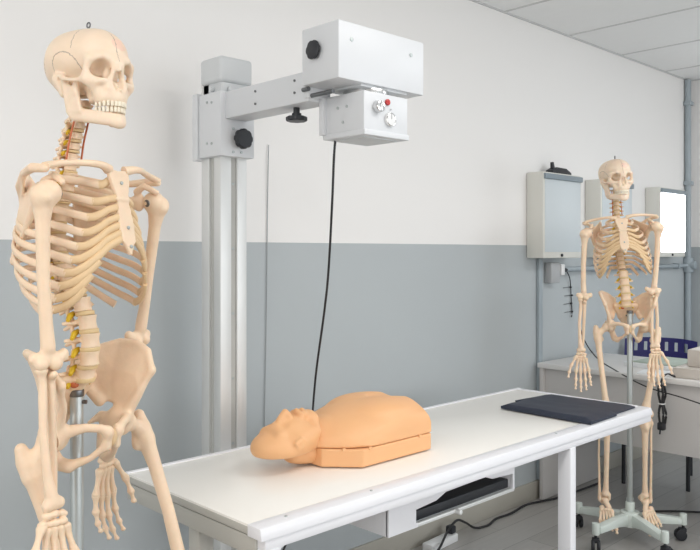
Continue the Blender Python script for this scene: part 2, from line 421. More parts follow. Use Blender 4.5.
# ------------------------------------------------------------------ bones (each in its own frame: x to its left side, -y forward, z up)
def skull_mesh():
    b = Blob((-.085, -.125, -.075), (.085, .11, .135), .0015)
    b.ball((0, -.024, .050), (.061, .063, .055)).ball((0, .022, .050), (.0715, .068, .058), .02).ball((0, .052, .03), (.056, .046, .046), .02)
    b.ball((0, .015, -.004), (.046, .06, .022), .015)
    for s in (-1, 1):
        b.ball((s * .073, -.044, .020), (.013, .026, .034), .016, 'sub')              # temple hollow
        b.chain([(s * .008, -.083, .032), (s * .028, -.081, .036), (s * .047, -.066, .030)], [.008, .0075, .007], .016)   # brow
        b.chain([(s * .049, -.066, .030), (s * .0525, -.061, .012), (s * .051, -.059, -.004)], [.0062, .006, .008], .010)  # outer rim
        b.chain([(s * .051, -.059, -.007), (s * .041, -.071, -.011), (s * .026, -.080, -.010)], [.0092, .0092, .007], .010) # cheek
        b.chain([(s * .046, -.063, -.014), (s * .034, -.066, -.028), (s * .026, -.068, -.042)], [.0085, .009, .0095], .010)
        b.chain([(s * .051, -.057, -.009), (s * .063, -.034, -.009), (s * .0655, -.014, -.004), (s * .060, .004, .003)], [.0062, .0042, .0042, .007], .006)  # arch
        b.chain([(s * .008, -.090, .024), (s * .013, -.085, .0), (s * .017, -.086, -.024)], [.006, .0058, .007], .008)
        b.chain([(s * .054, .022, .0), (s * .049, .014, -.026)], [.014, .009], .010)    # mastoid
    b.ball((0, -.062, -.026), (.030, .029, .022), .010)                               # upper jaw
    b.cap((0, -.086, .026), (0, -.099, .006), .0055, .0045, .008)                     # nasal bones
    for i in range(13):                                                                # tooth-bearing arch
        a = R(-80 + 160 * i / 12); p = (.028 * math.sin(a), -.052 - .039 * math.cos(a), -.040)
        b.ball(p, (.0062, .0065, .011), .008)
    b.cap((0, -.094, -.024), (0, -.098, -.027), .004, .0025, .004)
    for s in (-1, 1):
        b.ball((s * .0312, -.082, .013), (.0178, .032, .0170), .005, 'sub', Matrix.Rotation(s * .35, 3, 'Z') @ Matrix.Rotation(-s * .15, 3, 'Y'))
        b.ball((s * .0056, -.096, -.011), (.0066, .014, .0140), .004, 'sub')
        b.ball((s * .066, .008, -.003), (.008, .0045, .0045), .003, 'sub')
        b.ball((s * .050, -.024, -.03), (.014, .030, .028), .008, 'sub')
    for s in (-1, 1): b.chain([(s * .022, -.042, -.040), (s * .018, -.026, -.022), (s * .016, -.016, -.008)], [.009, .009, .011], .006)
    b.ball((0, -.098, .002), (.006, .012, .009), .004, 'sub')
    b.ball((0, .018, -.045), (.02, .02, .03), .006, 'sub')
    b.ball((0, -.066, .004), (.017, .010, .020), .004).ball((0, -.040, -.041), (.022, .030, .008), .006)
    return b.mesh('skull', 'skull')
def mandible_mesh():
    b = Blob((-.07, -.115, -.115), (.07, .03, .012), .0015)
    for (z, r, k) in ((-.0765, .0052, .98), (-.085, .0060, 1.0), (-.0925, .0056, .97)):
        pts = [(s * .046 * t, -.012 - .078 * (1 - t ** 2.2), z + .014 * t * t) for s, t in [(-1, 1), (-1, .85), (-1, .6), (-1, .3), (1, 0), (1, .3), (1, .6), (1, .85), (1, 1)]]
        pts = [(x * k, y, zz) for x, y, zz in pts]
        b.chain(pts, r, .010)
    b.ball((0, -.091, -.092), (.013, .007, .008), .010)
    for s in (-1, 1):
        b.tri((s * .046, -.034, -.066), (s * .049, -.004, -.064), (s * .050, -.024, -.012), .0042, .006)
        b.tri((s * .049, -.000, -.064), (s * .053, .003, -.010), (s * .050, -.022, -.024), .0042, .006)
        b.chain([(s * .047, -.006, -.072), (s * .051, .002, -.038), (s * .054, .004, -.006)], [.0055, .005, .006], .006)
        b.cap((s * .050, -.026, -.03), (s * .050, -.028, -.006), .0045, .003, .006)
        b.cap((s * .048, .004, -.003), (s * .058, .002, -.003), .0055, None, .004)
    return b.mesh('mandible', 'skull')
def tooth_mesh(w, h):
    m = MB(); m.box((-w / 2, -.0033, -h / 2), (w / 2, .0033, h / 2), .0018, seg=2); return m.mesh('tooth', 'tooth', 80)

def vertebra_mesh(kind):
    if kind == 'lumbar':
        b = Blob((-.046, -.022, -.03), (.046, .072, .024), .0018)
        rx, ry, hh, yb, sp, tw = .0225, .0165, .0135, 0, [(0, .036, -.002), (0, .062, -.010)], .040
    elif kind == 'thoracic':
        b = Blob((-.04, -.02, -.036), (.04, .066, .02), .0018)
        rx, ry, hh, yb, sp, tw = .0155, .0145, .0082, 0, [(0, .030, -.004), (0, .054, -.024)], .031
    else:
        b = Blob((-.034, -.018, -.02), (.034, .05, .016), .0018)
        rx, ry, hh, yb, sp, tw = .0125, .0095, .0068, 0, [(0, .026, -.002), (0, .040, -.008)], .026
    def body(x, y, z):
        rr = np.sqrt((x / rx) ** 2 + (y / ry) ** 2); w = 1 - .13 * (1 - np.clip(np.abs(z) / hh, 0, 1) ** 2)
        return np.maximum((rr - w) * min(rx, ry), np.abs(z) - hh)
    b.raw((-rx, -ry, -hh), (rx, ry, hh), body, .002)
    r0 = .0048 if kind == 'lumbar' else .0038
    for s in (-1, 1):
        b.chain([(s * rx * .6, ry * .7, .003), (s * rx * .72, ry + .008, .002), (0, sp[0][1] - .003, -.001)], [r0, r0, r0], .004)
        b.cap((s * rx * .7, ry + .006, .001), (s * tw, ry + (.010 if kind != 'cervical' else -.002), .002), r0 * .95, r0 * .8, .004)
        b.cap((s * rx * .68, ry + .011, .010 * hh / .0135 + .003), (s * rx * .68, ry + .012, -.012 * hh / .0135 - .003), r0 * .9, None, .003)
    b.cap(sp[0], sp[1], r0 * 1.0, r0 * .8, .004)
    return b.mesh('vertebra', 'bone')

STY = lambda z: -.064 - (1.455 - z) * .19
def sternum_mesh():
    b = Blob((-.036, -.12, 1.262), (.036, -.045, 1.452), .002)
    def pl(x, y, z):
        w = np.interp(z.ravel(), [1.284, 1.292, 1.300, 1.310, 1.338, 1.372, 1.386, 1.393, 1.412, 1.430, 1.440], [.002, .006, .010, .0185, .0205, .0165, .0145, .0165, .023, .028, .024]).reshape(z.shape).astype(np.float32)
        yc = -.064 - (1.455 - z) * .19
        d = np.maximum(np.abs(x) - w, np.abs(y - yc) - .0045)
        return np.maximum(d, np.maximum(z - 1.440 - np.minimum(np.abs(x) * .15, .004), 1.284 - z))
    b.raw((-.036, -.115, 1.262), (.036, -.05, 1.448), pl, .003)
    b.cap((-.018, STY(1.387) - .003, 1.387), (.018, STY(1.387) - .003, 1.387), .003, None, .004)
    return b.mesh('sternum', 'bone', 2)

def scapula_mesh():
    b = Blob((.035, -.085, 1.235), (.18, .125, 1.465), .0022)
    T = lambda p: (p[0] - .016 * max(0, (p[0] - .07) / .1), p[1] - .042 * max(0, (p[0] - .075) / .09), p[2] - .018 - .010 * max(0, (p[0] - .1) / .07))
    sup, inf, gl, mid, mb = map(T, ((.072, .082, 1.452), (.085, .108, 1.290), (.140, .026, 1.418), (.095, .090, 1.375), (.068, .097, 1.40)))
    b.tri(sup, mb, mid, .0035, .001).tri(mb, inf, mid, .0035, .001).tri(sup, mid, gl, .0035, .001).tri(inf, mid, gl, .0035, .001)
    b.chain([inf, T((.118, .066, 1.35)), gl], [.006, .006, .009], .006).chain([sup, mb, inf], [.004, .0045, .006], .004)
    b.ball(T((.144, .020, 1.416)), (.010, .014, .019), .006)
    b.chain([T(p) for p in ((.072, .096, 1.405), (.105, .088, 1.428), (.140, .062, 1.452), (.170, .030, 1.462), (.170, .002, 1.460))], [.004, .006, .0065, .0085, .0075], .006)
    b.tri(T((.072, .094, 1.404)), T((.140, .062, 1.450)), T((.105, .078, 1.412)), .003, .004)
    b.chain([T(p) for p in ((.136, .016, 1.436), (.132, -.006, 1.446), (.142, -.026, 1.434))], [.0075, .0065, .006], .005)
    return b.mesh('scapula', 'bone', 3)
def clavicle_mesh():
    m = MB(); m.sweep([(.022, -.064, 1.442), (.045, -.070, 1.447), (.073, -.064, 1.448), (.102, -.050, 1.446), (.130, -.042, 1.442), (.154, -.042, 1.436)],
                      [.0098, .007, .0060, .0058, .0062, .0068], [.010, .0072, .0062, .0064, .0085, .0095], n=12)
    return m.mesh('clavicle', 'bone', 70)

def humerus_mesh():
    b = Blob((-.042, -.032, -.315), (.036, .032, .03), .0024)
    b.ball((-.004, .002, 0), (.0225, .022, .0225)).ball((.016, -.004, -.006), (.0135, .016, .018), .008).ball((.006, -.016, -.010), .009, .008)
    b.chain([(.006, 0, -.02), (.006, 0, -.05), (.005, 0, -.15), (.001, -.002, -.225), (-.002, -.002, -.262)], [.0175, .0125, .0108, .0112, .0125], .008)
    b.cap((-.026, .001, -.281), (.020, .0, -.281), .0095, .0105, .010).ball((-.033, .004, -.277), (.008, .008, .010), .008)
    b.ball((-.014, -.004, -.291), (.0125, .0125, .0125), .004).ball((.011, -.005, -.290), (.012, .0125, .0125), .004)
    b.ball((-.004, .012, -.268), (.009, .006, .009), .004, 'sub')
    return b.mesh('humerus', 'bone')
def radius_mesh():
    b = Blob((-.022, -.02, -.25), (.026, .02, .012), .002)
    b.ball((.010, -.002, -.004), (.011, .011, .0065), .003)
    b.chain([(.010, -.002, -.008), (.008, -.001, -.025), (.009, 0, -.045), (.013, 0, -.11), (.010, 0, -.18), (.005, 0, -.218)], [.0075, .0068, .0075, .0068, .0075, .0115], .006)
    b.cap((-.006, 0, -.226), (.013, -.001, -.228), .0105, .0105, .006).cap((.015, -.001, -.228), (.016, -.001, -.238), .006, .0045, .004)
    return b.mesh('radius', 'bone')
def ulna_mesh():
    b = Blob((-.03, -.026, -.255), (.016, .03, .026), .002)
    b.chain([(-.008, .012, .010), (-.008, .010, -.01), (-.009, .004, -.035), (-.010, .002, -.10), (-.011, .0, -.18), (-.010, 0, -.222)], [.0105, .010, .0085, .0072, .0062, .0066], .006)
    b.cap((-.008, .002, -.016), (-.008, -.013, -.010), .008, .006, .006)
    b.ball((-.010, 0, -.229), (.0095, .0095, .009), .006).cap((-.014, .004, -.23), (-.015, .005, -.240), .0045, .003, .003)
    return b.mesh('ulna', 'bone')

HANDX = [.023, .013, .003, -.007, -.016]           # thumb ... little finger
def carpus_mesh():
    b = Blob((-.03, -.016, -.046), (.032, .016, .008), .0015)
    for (x, z, r) in ((.011, -.006, .0078), (.001, -.005, .0076), (-.010, -.007, .0070), (.019, -.019, .0070), (.010, -.021, .0068), (.001, -.021, .0078), (-.010, -.021, .0074), (-.014, -.010, .0055)):
        b.ball((x, random.uniform(-.003, .003), z), (r, r * .95, r), .002)
    return b.mesh('hand', 'bone')
def phalanx(b, p, q, r):
    p, q = Vector(p), Vector(q); m = (p + q) / 2
    b.chain([p, p.lerp(q, .28), m, p.lerp(q, .75), q], [r, r * .66, r * .56, r * .62, r * .92], .003)
def metacarpal_mesh(i):
    b = Blob((-.04, -.03, -.10), (.06, .014, -.008), .0015)
    x = HANDX[i]
    if i == 0: phalanx(b, (.021, -.004, -.024), (.037, -.014, -.058), .0078)
    else: phalanx(b, (x * .95, 0, -.032), (x * 1.55 + .001, -.002, -.088 + .004 * abs(i - 2)), .0076)
    return b.mesh('metacarpal', 'bone')
def finger_mesh(i):
    b = Blob((-.05, -.055, -.20), (.07, .016, -.055), .0015)
    if i == 0:
        segs = [((.038, -.015, -.062), (.046, -.021, -.090)), ((.0465, -.022, -.094), (.050, -.026, -.114))]
    else:
        L = [0, .080, .089, .084, .066][i]; x0 = HANDX[i] * 1.55 + .001; z0 = -.093 + .004 * abs(i - 2); y = -.002; dx = HANDX[i] * .35
        ls = [.46 * L, .30 * L, .20 * L]; an = [R(8), R(20), R(30)]; segs = []; p = Vector((x0, y, z0))
        for l, a in zip(ls, an):
            q = p + Vector((dx * l / L, -math.sin(a) * l, -math.cos(a) * l)); segs.append((p.copy(), q.copy())); p = q + (q - p).normalized() * .004
    for k, (p, q) in enumerate(segs): phalanx(b, p, q, .0070 - .0010 * k)
    return b.mesh('finger', 'bone')

HIP = (.088, -.006, .945)
def hip_mesh():
    b = Blob((.0, -.10, .855), (.165, .125, 1.125), .0024)
    ac = np.array(HIP)
    crest = [(.118, -.066, 1.052), (.132, -.040, 1.088), (.134, -.004, 1.103), (.120, .034, 1.104), (.088, .066, 1.092), (.052, .088, 1.066)]
    low = [(.098, -.050, 1.012), (.094, -.028, .985), (.090, .0, .98), (.085, .022, .985), (.072, .046, .995), (.050, .070, 1.018)]
    mid = [(.112, -.054, 1.032), (.106, -.030, 1.040), (.104, .0, 1.044), (.096, .030, 1.048), (.076, .058, 1.044), (.051, .080, 1.045)]
    for i in range(5):
        for a, c in ((crest, mid), (mid, low)):
            b.tri(a[i], a[i + 1], c[i], .0040, .0012).tri(a[i + 1], c[i + 1], c[i], .0040, .0012)
    b.chain(crest, [.0072, .0075, .0078, .0075, .0078, .0085], .008)
    b.chain([crest[0], (.110, -.058, 1.03), (.098, -.046, 1.0), (.092, -.028, .975)], [.008, .006, .0085, .012], .008)
    b.chain([(.052, .088, 1.066), (.050, .078, 1.035), (.054, .062, 1.010), (.068, .040, .985)], [.009, .010, .009, .012], .010)
    b.ball(ac + np.array([-.002, .002, .002]), (.030, .032, .032), .012)
    b.chain([(.078, -.030, .955), (.052, -.058, .962), (.026, -.074, .958), (.014, -.078, .948)], [.013, .0085, .0085, .011], .008)
    b.chain([(.012, -.077, .952), (.011, -.072, .922)], [.010, .009], .006)
    b.chain([(.013, -.071, .922), (.030, -.046, .898), (.050, -.008, .882)], [.008, .0065, .011], .008)
    b.chain([(.080, .022, .945), (.070, .030, .915), (.060, .018, .886), (.050, -.002, .880)], [.018, .014, .0155, .012], .010)
    b.cap((.070, .036, .955), (.052, .056, .940), .010, .004, .008)
    b.ball(ac + np.array([.018, -.002, -.004]), .0245, .003, 'sub')
    return b.mesh('hip_bone', 'bone', 6)
def sacrum_mesh():
    b = Blob((-.068, .0, .90), (.068, .125, 1.062), .0024)
    for s in (-1, 1):
        b.tri((0, .030, 1.045), (s * .050, .060, 1.040), (0, .098, .950), .010, .008)
        b.tri((s * .050, .060, 1.040), (s * .030, .088, .985), (0, .098, .950), .0085, .008)
        for k in range(3): b.ball((s * .022, .058 + .017 * k - .012, 1.022 - .026 * k), .0042, .004, 'sub')
    b.ball((0, .030, 1.042), (.024, .017, .010), .006)
    b.chain([(0, .078, 1.028), (0, .100, .985), (0, .106, .955)], [.008, .007, .006], .008)
    b.chain([(0, .098, .950), (0, .094, .930), (0, .084, .916)], [.009, .006, .004], .006)
    return b.mesh('sacrum', 'bone')

def femur_mesh():
    b = Blob((-.062, -.042, -.455), (.085, .045, .03), .0026)
    b.ball((0, 0, 0), .0228).chain([(0, 0, 0), (.024, .002, -.018), (.042, .004, -.036)], [.014, .0145, .020], .008)
    b.chain([(.054, .008, -.004), (.052, .008, -.028), (.046, .004, -.055)], [.0125, .017, .0195], .010)
    b.ball((.026, .016, -.062), (.010, .010, .013), .010).cap((.030, .018, -.050), (.050, .020, -.012), .007, .006, .008)
    b.chain([(.044, .002, -.06), (.040, -.003, -.12), (.030, -.008, -.22), (.020, -.006, -.32), (.014, -.002, -.375)], [.0185, .0148, .0138, .0150, .0185], .010)
    b.chain([(.014, -.002, -.37), (.012, 0, -.40)], [.0185, .026], .010)
    b.ball((-.012, .008, -.415), (.020, .029, .022), .010).ball((.034, .006, -.413), (.020, .029, .022), .010).ball((.010, -.022, -.405), (.018, .010, .018), .010)
    b.ball((.011, .030, -.428), (.008, .018, .018), .005, 'sub').ball((.011, -.036, -.412), (.010, .010, .02), .005, 'sub')
    return b.mesh('femur', 'bone')
def tibia_mesh():
    b = Blob((-.05, -.045, -.415), (.05, .04, .012), .0026)
    b.ball((0, .002, -.012), (.037, .026, .014)).ball((0, 0, -.03), (.028, .022, .022), .012).ball((0, -.024, -.045), (.009, .008, .014), .008)
    b.chain([(0, -.004, -.035), (-.002, -.007, -.08), (-.003, -.006, -.20), (-.003, -.002, -.31), (-.002, 0, -.36)], [.022, .0155, .0125, .0120, .0150], .012)
    b.ball((-.002, 0, -.370), (.020, .019, .014), .008).cap((-.019, -.002, -.372), (-.020, -.002, -.394), .0085, .0065, .006)
    return b.mesh('tibia', 'bone')
def fibula_mesh():
    m = Blob((.012, -.01, -.42), (.052, .03, -.015), .0022)
    m.ball((.036, .014, -.032), (.010, .010, .012)).chain([(.036, .014, -.035), (.034, .013, -.06), (.033, .010, -.20), (.028, .005, -.33), (.026, .004, -.395)], [.0085, .0058, .0056, .0062, .0088], .006)
    m.ball((.025, .003, -.398), (.008, .010, .014), .006)
    return m.mesh('fibula', 'bone')
def patella_mesh():
    b = Blob((-.024, -.012, -.026), (.024, .012, .024), .002); b.ball((0, 0, .002), (.0195, .009, .019)).cap((0, 0, -.01), (0, .001, -.019), .009, .004, .008)
    return b.mesh('patella', 'bone')
FOOTX = [-.022, -.010, .001, .012, .023]
def tarsus_mesh():
    b = Blob((-.045, -.085, -.075), (.045, .075, .012), .002)
    b.ball((-.001, -.002, -.012), (.019, .024, .015)).cap((0, -.015, -.018), (-.010, -.038, -.026), .0135, .012, .006)
    b.chain([(.004, .0, -.036), (.004, .03, -.044), (.004, .048, -.048)], [.016, .015, .0185], .008)
    for (x, y, z, r) in ((-.013, -.045, -.030, .0125), (.016, -.036, -.040, .0125), (-.020, -.060, -.035, .010), (-.007, -.059, -.032, .009), (.004, -.056, -.034, .009), (.018, -.052, -.043, .011)):
        b.ball((x, y, z), (r, r * 1.05, r * .95), .003)
    return b.mesh('foot', 'bone')
def metatarsal_mesh(i):
    b = Blob((-.05, -.145, -.085), (.06, -.055, -.015), .002); x = FOOTX[i]
    phalanx(b, (x, -.066 + .003 * i, -.036 - .003 * i), (x * 1.35, -.126 + .006 * i + (.004 if i == 0 else 0), -.062), .0120 if i == 0 else .0092)
    return b.mesh('metatarsal', 'bone')
def toe_mesh(i):
    b = Blob((-.06, -.20, -.09), (.07, -.085, -.04), .002); x = FOOTX[i] * 1.37; y = -.134 + .006 * i; z = -.063
    L = [.045, .036, .033, .029, .024][i]; r = .0100 if i == 0 else .0076
    phalanx(b, (x, y, z), (x * 1.03, y - L * .55, z + .001), r); phalanx(b, (x * 1.03, y - L * .62, z), (x * 1.05, y - L, z - .005), r * .85)
    return b.mesh('toe', 'bone')

# rib cage: twelve pairs
TZ = [1.434 - .0194 * i for i in range(12)]
TY = [.046, .054, .062, .069, .074, .077, .078, .076, .071, .063, .053, .042]
RW = [.056, .079, .095, .106, .113, .118, .121, .122, .120, .114, .100, .080]
RD = [.026, .038, .048, .056, .062, .066, .070, .074, .076, .076, .060, .045]
RE = [34, 38, 40, 43, 47, 52, 58, 63, 68, 74, 98, 126]
SZ = [1.424, 1.389, 1.372, 1.354, 1.339, 1.325, 1.314]
def rib_ellipse(i, deg):
    w = RW[i]; yv = TY[i] + .016; yf = STY(max(SZ[min(i, 6)], 1.30)) + .004; yb = yv + .020 + .008 * min(1, i / 5)
    if i == 0: yb = yv + .008
    ph = R(deg); s_, c_ = math.sin(ph), math.cos(ph)
    return w * abs(s_) ** .80, (yf + yb) / 2 - (yb - yf) / 2 * math.copysign(abs(c_) ** .88, c_)
def rib_points(i):
    pe = RE[i]; yv = TY[i] + .016; zv = TZ[i] + .004
    pts = [Vector((.016, yv - .006, zv)), Vector((.026, yv + .006, zv))]
    for k in range(9):
        d = 152 - (152 - pe) * k / 8; x, y = rib_ellipse(i, d); t = k / 8
        pts.append(Vector((x, y, zv - RD[i] * (.08 + .92 * t * (1.1 - .1 * t)))))
    return pts
def rib_end(i): return rib_points(i)[-1]
def rib_mesh(i):
    m = MB(); f = .0070 if i else .0075
    m.sweep(rib_points(i), [.0055, .0060] + [f] * 7 + [.0074, .0078], [.0045, .0048] + [.0036] * 9, n=10, sub=3)
    return m.mesh('rib', 'bone', 70)
def cart_points(i):
    e = rib_end(i); prev = rib_points(i)[-2]; sl = (e.z - prev.z)
    pts = [e + (prev - e) * .15]; N = 6
    if i < 7:
        d0, d1, zt = RE[i], (14, 11, 10, 9.5, 9.5, 9.5, 9)[i], SZ[i]
        for k in range(1, N + 1):
            t = k / N; x, y = rib_ellipse(i, d0 + (d1 - d0) * t); dip = .35 * sl * 3 * t * (1 - t)
            pts.append(Vector((max(x, .019), y, e.z + (zt - e.z) * t ** 1.5 + dip * (1 if i > 2 else .4))))
        pts[-1] = Vector((.0165 if i not in (0, 6) else .021 if i == 0 else .018, STY(zt), zt))
    else:
        up = cart_points(i - 1); q = up[(4, 3, 3)[i - 7]] + Vector((0, 0, -.010))
        for k in range(1, 5):
            t = k / 4; c = e.lerp(q, t); x, y = rib_ellipse(i, RE[i] + (30 - RE[i]) * t * .8)
            pts.append(Vector((c.x + .10 * (x - c.x) * (1 - t), c.y - .006 * math.sin(t * 3.14), e.z + (q.z - e.z) * t ** 1.25)))
    return pts
def cart_mesh(i):
    m = MB(); m.sweep(cart_points(i), [.0078, .0076, .0072, .0070], [.0038, .0042, .0044, .0044], n=10, sub=4)
    return m.mesh('costal_cartilage', 'cartilage', 70)

BONE = {}
def bone(key, fn, *a):
    if key not in BONE: BONE[key] = fn(*a)
    return BONE[key]
def pair(key, fn, side, *a):
    me = bone(key, fn, *a)
    if side > 0: return me
    if key + '-m' not in BONE: BONE[key + '-m'] = mirrored(me)
    return BONE[key + '-m']
def frame(o, d, front=(0, -1, 0)):
    """matrix with origin o, -z along d, -y towards front"""
    z = -Vector(d).normalized(); y = -Vector(front); y = (y - z * y.dot(z)).normalized(); x = y.cross(z)
    return Matrix(((x.x, y.x, z.x, o[0]), (x.y, y.y, z.y, o[1]), (x.z, y.z, z.z, o[2]), (0, 0, 0, 1)))
def adir(out, fwd):
    """direction hanging down, tilted out (towards +x) and fwd (towards -y), degrees"""
    return Vector((math.tan(R(out)), -math.tan(R(fwd)), -1)).normalized()

def build_skeleton(name_loc, rotz, label, pose):
    root = thing('human_skeleton', label, 'skeleton', name_loc, rotz, 'anatomical teaching skeletons on wheeled stands')
    piv = Vector((0, .03, 1.03)); lean = Euler((R(pose['lean'][0]), R(pose['lean'][1]), R(pose.get('twist', 0))))
    U = Matrix.Translation(piv) @ lean.to_matrix().to_4x4() @ Matrix.Translation(-piv)
    def add(name, me, mtx=None): return mesh_obj(name, me, None, root, mtx)
    I4 = Matrix.Identity(4)
    # spine
    zs = []
    for i in range(7): t = i / 6; zs.append((Vector((0, .008 + .008 * math.sin(t * 2.2) + .030 * t, 1.570 - .0195 * i)), 'cervical', R(-4 + 14 * t), 1.0 + .12 * t))
    for i in range(12): zs.append((Vector((0, TY[i] - .002, TZ[i])), 'thoracic', R(10 - 22 * i / 11), .88 + .3 * i / 11))
    for i in range(5): zs.append((Vector((0, .026 - .030 * math.sin((i + .6) * .55), 1.190 - .0335 * i)), 'lumbar', R(-10 + 16 * i / 4), .90 + .10 * i / 4))
    for i, (p, k, a, s) in enumerate(zs):
        add('vertebra', bone('v' + k, vertebra_mesh, k), U @ Matrix.Translation(p) @ Matrix.Rotation(a, 4, 'X') @ Matrix.Diagonal((s, s, 1.0 if k != 'thoracic' else .94, 1)))
        q = zs[i + 1][0] if i + 1 < len(zs) else Vector((0, .012, 1.040)); c = (p + q) / 2
        rx = {'cervical': .0125, 'thoracic': .0155, 'lumbar': .0228}[k] * s; ry = {'cervical': .0098, 'thoracic': .0148, 'lumbar': .0168}[k] * s
        if 'd' + k not in BONE:
            m = MB(); m.cyl((0, 0, -.5), (0, 0, .5), 1, n=20, bev=.12); BONE['d' + k] = m.mesh('intervertebral_disc', 'disc', 60)
        hgt = {'cervical': .0052, 'thoracic': .0050, 'lumbar': .0085}[k]
        add('intervertebral_disc', BONE['d' + k], U @ Matrix.Translation(c) @ Matrix.Rotation(a, 4, 'X') @ Matrix.Diagonal((rx, ry, hgt, 1)))
        if i >= 2:
            for sd in (-1, 1):
                if 'nerve' not in BONE:
                    m = MB(); m.sweep([(.006, .014, 0), (.014, .013, -.003), (.022, .010, -.009)], [.0036, .0044, .0026], n=8, up=(0, 1, 0)); BONE['nerve'] = m.mesh('spinal_nerve', 'nerve', 70)
                    BONE['nerve-m'] = mirrored(BONE['nerve'])
                s2 = {'cervical': .9, 'thoracic': 1.1, 'lumbar': 1.4}[k]
                o = add('spinal_nerve', BONE['nerve' if sd > 0 else 'nerve-m'], U @ Matrix.Translation(c) @ Matrix.Diagonal((s2, s2, s2, 1)))
    for sd in (-1, 1):
        if 'artery' not in BONE:
            m = MB(); m.sweep([(.0185, .012, 1.568), (.0185, .018, 1.54), (.019, .030, 1.50), (.020, .038, 1.458)], .0019, n=8); BONE['artery'] = m.mesh('vertebral_artery', 'artery', 70)
            BONE['artery-m'] = mirrored(BONE['artery'])
        tag(add('vertebral_artery', BONE['artery' if sd > 0 else 'artery-m'], U), 'red vertebral artery')
        if 'bulge' not in BONE:
            m = MB(); m.ell((.017, .020, 1.040), (.008, .009, .007)); BONE['bulge'] = m.mesh('disc_prolapse', 'artery', 70); BONE['bulge-m'] = mirrored(BONE['bulge'])
        if sd < 0: tag(add('disc_prolapse', BONE['bulge-m'], U), 'red bulging disc')
    # skull
    hp = pose['head']
    Hm = U @ Matrix.Translation((hp[3] if len(hp) > 3 else 0, hp[4] if len(hp) > 4 else -.006, 1.608)) @ Euler((R(hp[0]), R(hp[1]), R(hp[2]))).to_matrix().to_4x4() @ Matrix.Scale(.93, 4)
    sk = add('skull', bone('skull', skull_mesh), Hm)
    md = add('mandible', bone('mandible', mandible_mesh), Hm @ Matrix.Translation((0, 0, 0)))
    for i in range(14):
        a = R(-78 + 156 * i / 13); w = .0072 if abs(i - 6.5) < 1 else .0060
        t1 = bone('tooth_u%d' % (w > .007), tooth_mesh, w, .0105); t2 = bone('tooth_l', tooth_mesh, .0056, .0110)
        mesh_obj('tooth', t1, None, sk, Matrix.Translation((.0300 * math.sin(a), -.053 - .0435 * math.cos(a), -.0540)) @ Matrix.Rotation(a, 4, 'Z'))
        mesh_obj('tooth', t2, None, md, Matrix.Translation((.0290 * math.sin(a), -.051 - .0430 * math.cos(a), -.0650)) @ Matrix.Rotation(a, 4, 'Z'))
    if 'hook' not in BONE:
        m = MB(); m.cyl((0, .0, .100), (0, .0, .115), .0028, n=10).torus((0, 0, .119), (1, 0, 0), .0052, .0016).cyl((0, 0, .104), (0, 0, .1075), .008, n=16); BONE['hook'] = m.mesh('hanging_eye', 'dark_steel', 50)
    tag(mesh_obj('hanging_eye', BONE['hook'], None, sk), 'steel eye on the crown')
    # cage
    add('sternum', bone('sternum', sternum_mesh), U)
    for sd in (1, -1):
        for i in range(12): add('rib', pair('rib%d' % i, rib_mesh, sd, i), U)
        for i in range(10): tag(add('costal_cartilage', pair('cart%d' % i, cart_mesh, sd, i), U), 'amber cartilage')
        add('clavicle', pair('clav', clavicle_mesh, sd), U); add('scapula', pair('scap', scapula_mesh, sd), U)
    if 'bolt' not in BONE:
        m = MB(); m.cyl((0, 0, 0), (0, -.004, 0), .0034, n=10, bev=.001); BONE['bolt'] = m.mesh('bolt', 'steel', 50)
    for z in (1.418, 1.335, 1.300): tag(add('bolt', BONE['bolt'], U @ Matrix.Translation((0, STY(z) - .0035, z))), 'small steel bolt')
    # arms
    for sd, key in ((1, 'arm_l'), (-1, 'arm_r')):
        a = pose[key]; fx = lambda d: Vector((d.x * sd, d.y, d.z))
        sh = U @ Vector((sd * .150, -.041, 1.391)); d1 = fx(adir(*a['upper'])); fr = Vector((sd * a.get('turn', 0), -1, 0))
        add('humerus', pair('hum', humerus_mesh, sd), frame(sh, d1, fr))
        el = sh + d1 * .298; d2 = fx(adir(*a['fore'])); fr2 = Vector((sd * a.get('turn2', a.get('turn', 0)), -1, 0))
        fm = frame(el, d2, fr2)
        add('radius', pair('rad', radius_mesh, sd), fm); add('ulna', pair('uln', ulna_mesh, sd), fm @ Euler((R(a.get('ulna', (0, 0))[0]), R(sd * a.get('ulna', (0, 0))[1]), 0)).to_matrix().to_4x4())
        wr = fm @ Vector((sd * .003, 0, -.238)); d3 = fx(adir(*a['hand'])); hm = frame(wr, d3, Vector((sd * a.get('turn3', a.get('turn', 0)), -1, 0))) @ Matrix.Diagonal((1.2, 1.2, .93, 1))
        hd = add('hand', pair('carp', carpus_mesh, sd), hm)
        for i in range(5):
            mesh_obj('metacarpal', pair('mc%d' % i, metacarpal_mesh, sd, i), None, hd); mesh_obj('finger', pair('fg%d' % i, finger_mesh, sd, i), None, hd)
        if 'cuff' not in BONE:
            m = MB(); m.cyl((-.026, .004, -.002), (-.008, .0, .0), .0075, n=14, bev=.001); BONE['cuff'] = m.mesh('joint_bolt', 'dark_steel', 50); BONE['cuff-m'] = mirrored(BONE['cuff'])
        tag(add('joint_bolt', BONE['cuff' if sd > 0 else 'cuff-m'], frame(sh, d1, fr)), 'dark steel shoulder joint')
    # pelvis and legs
    PX = Matrix.Translation((0, 0, .957)) @ Matrix.Diagonal((.88, .95, .95, 1)) @ Matrix.Translation((0, 0, -.945))
    add('sacrum', bone('sac', sacrum_mesh), PX @ Matrix.Translation((0, -.016, 0)))
    m = bone('symph', lambda: MB().ell((0, -.077, .938), (.008, .008, .017)).mesh('pubic_cartilage', 'cartilage', 70)); add('pubic_cartilage', m, PX)
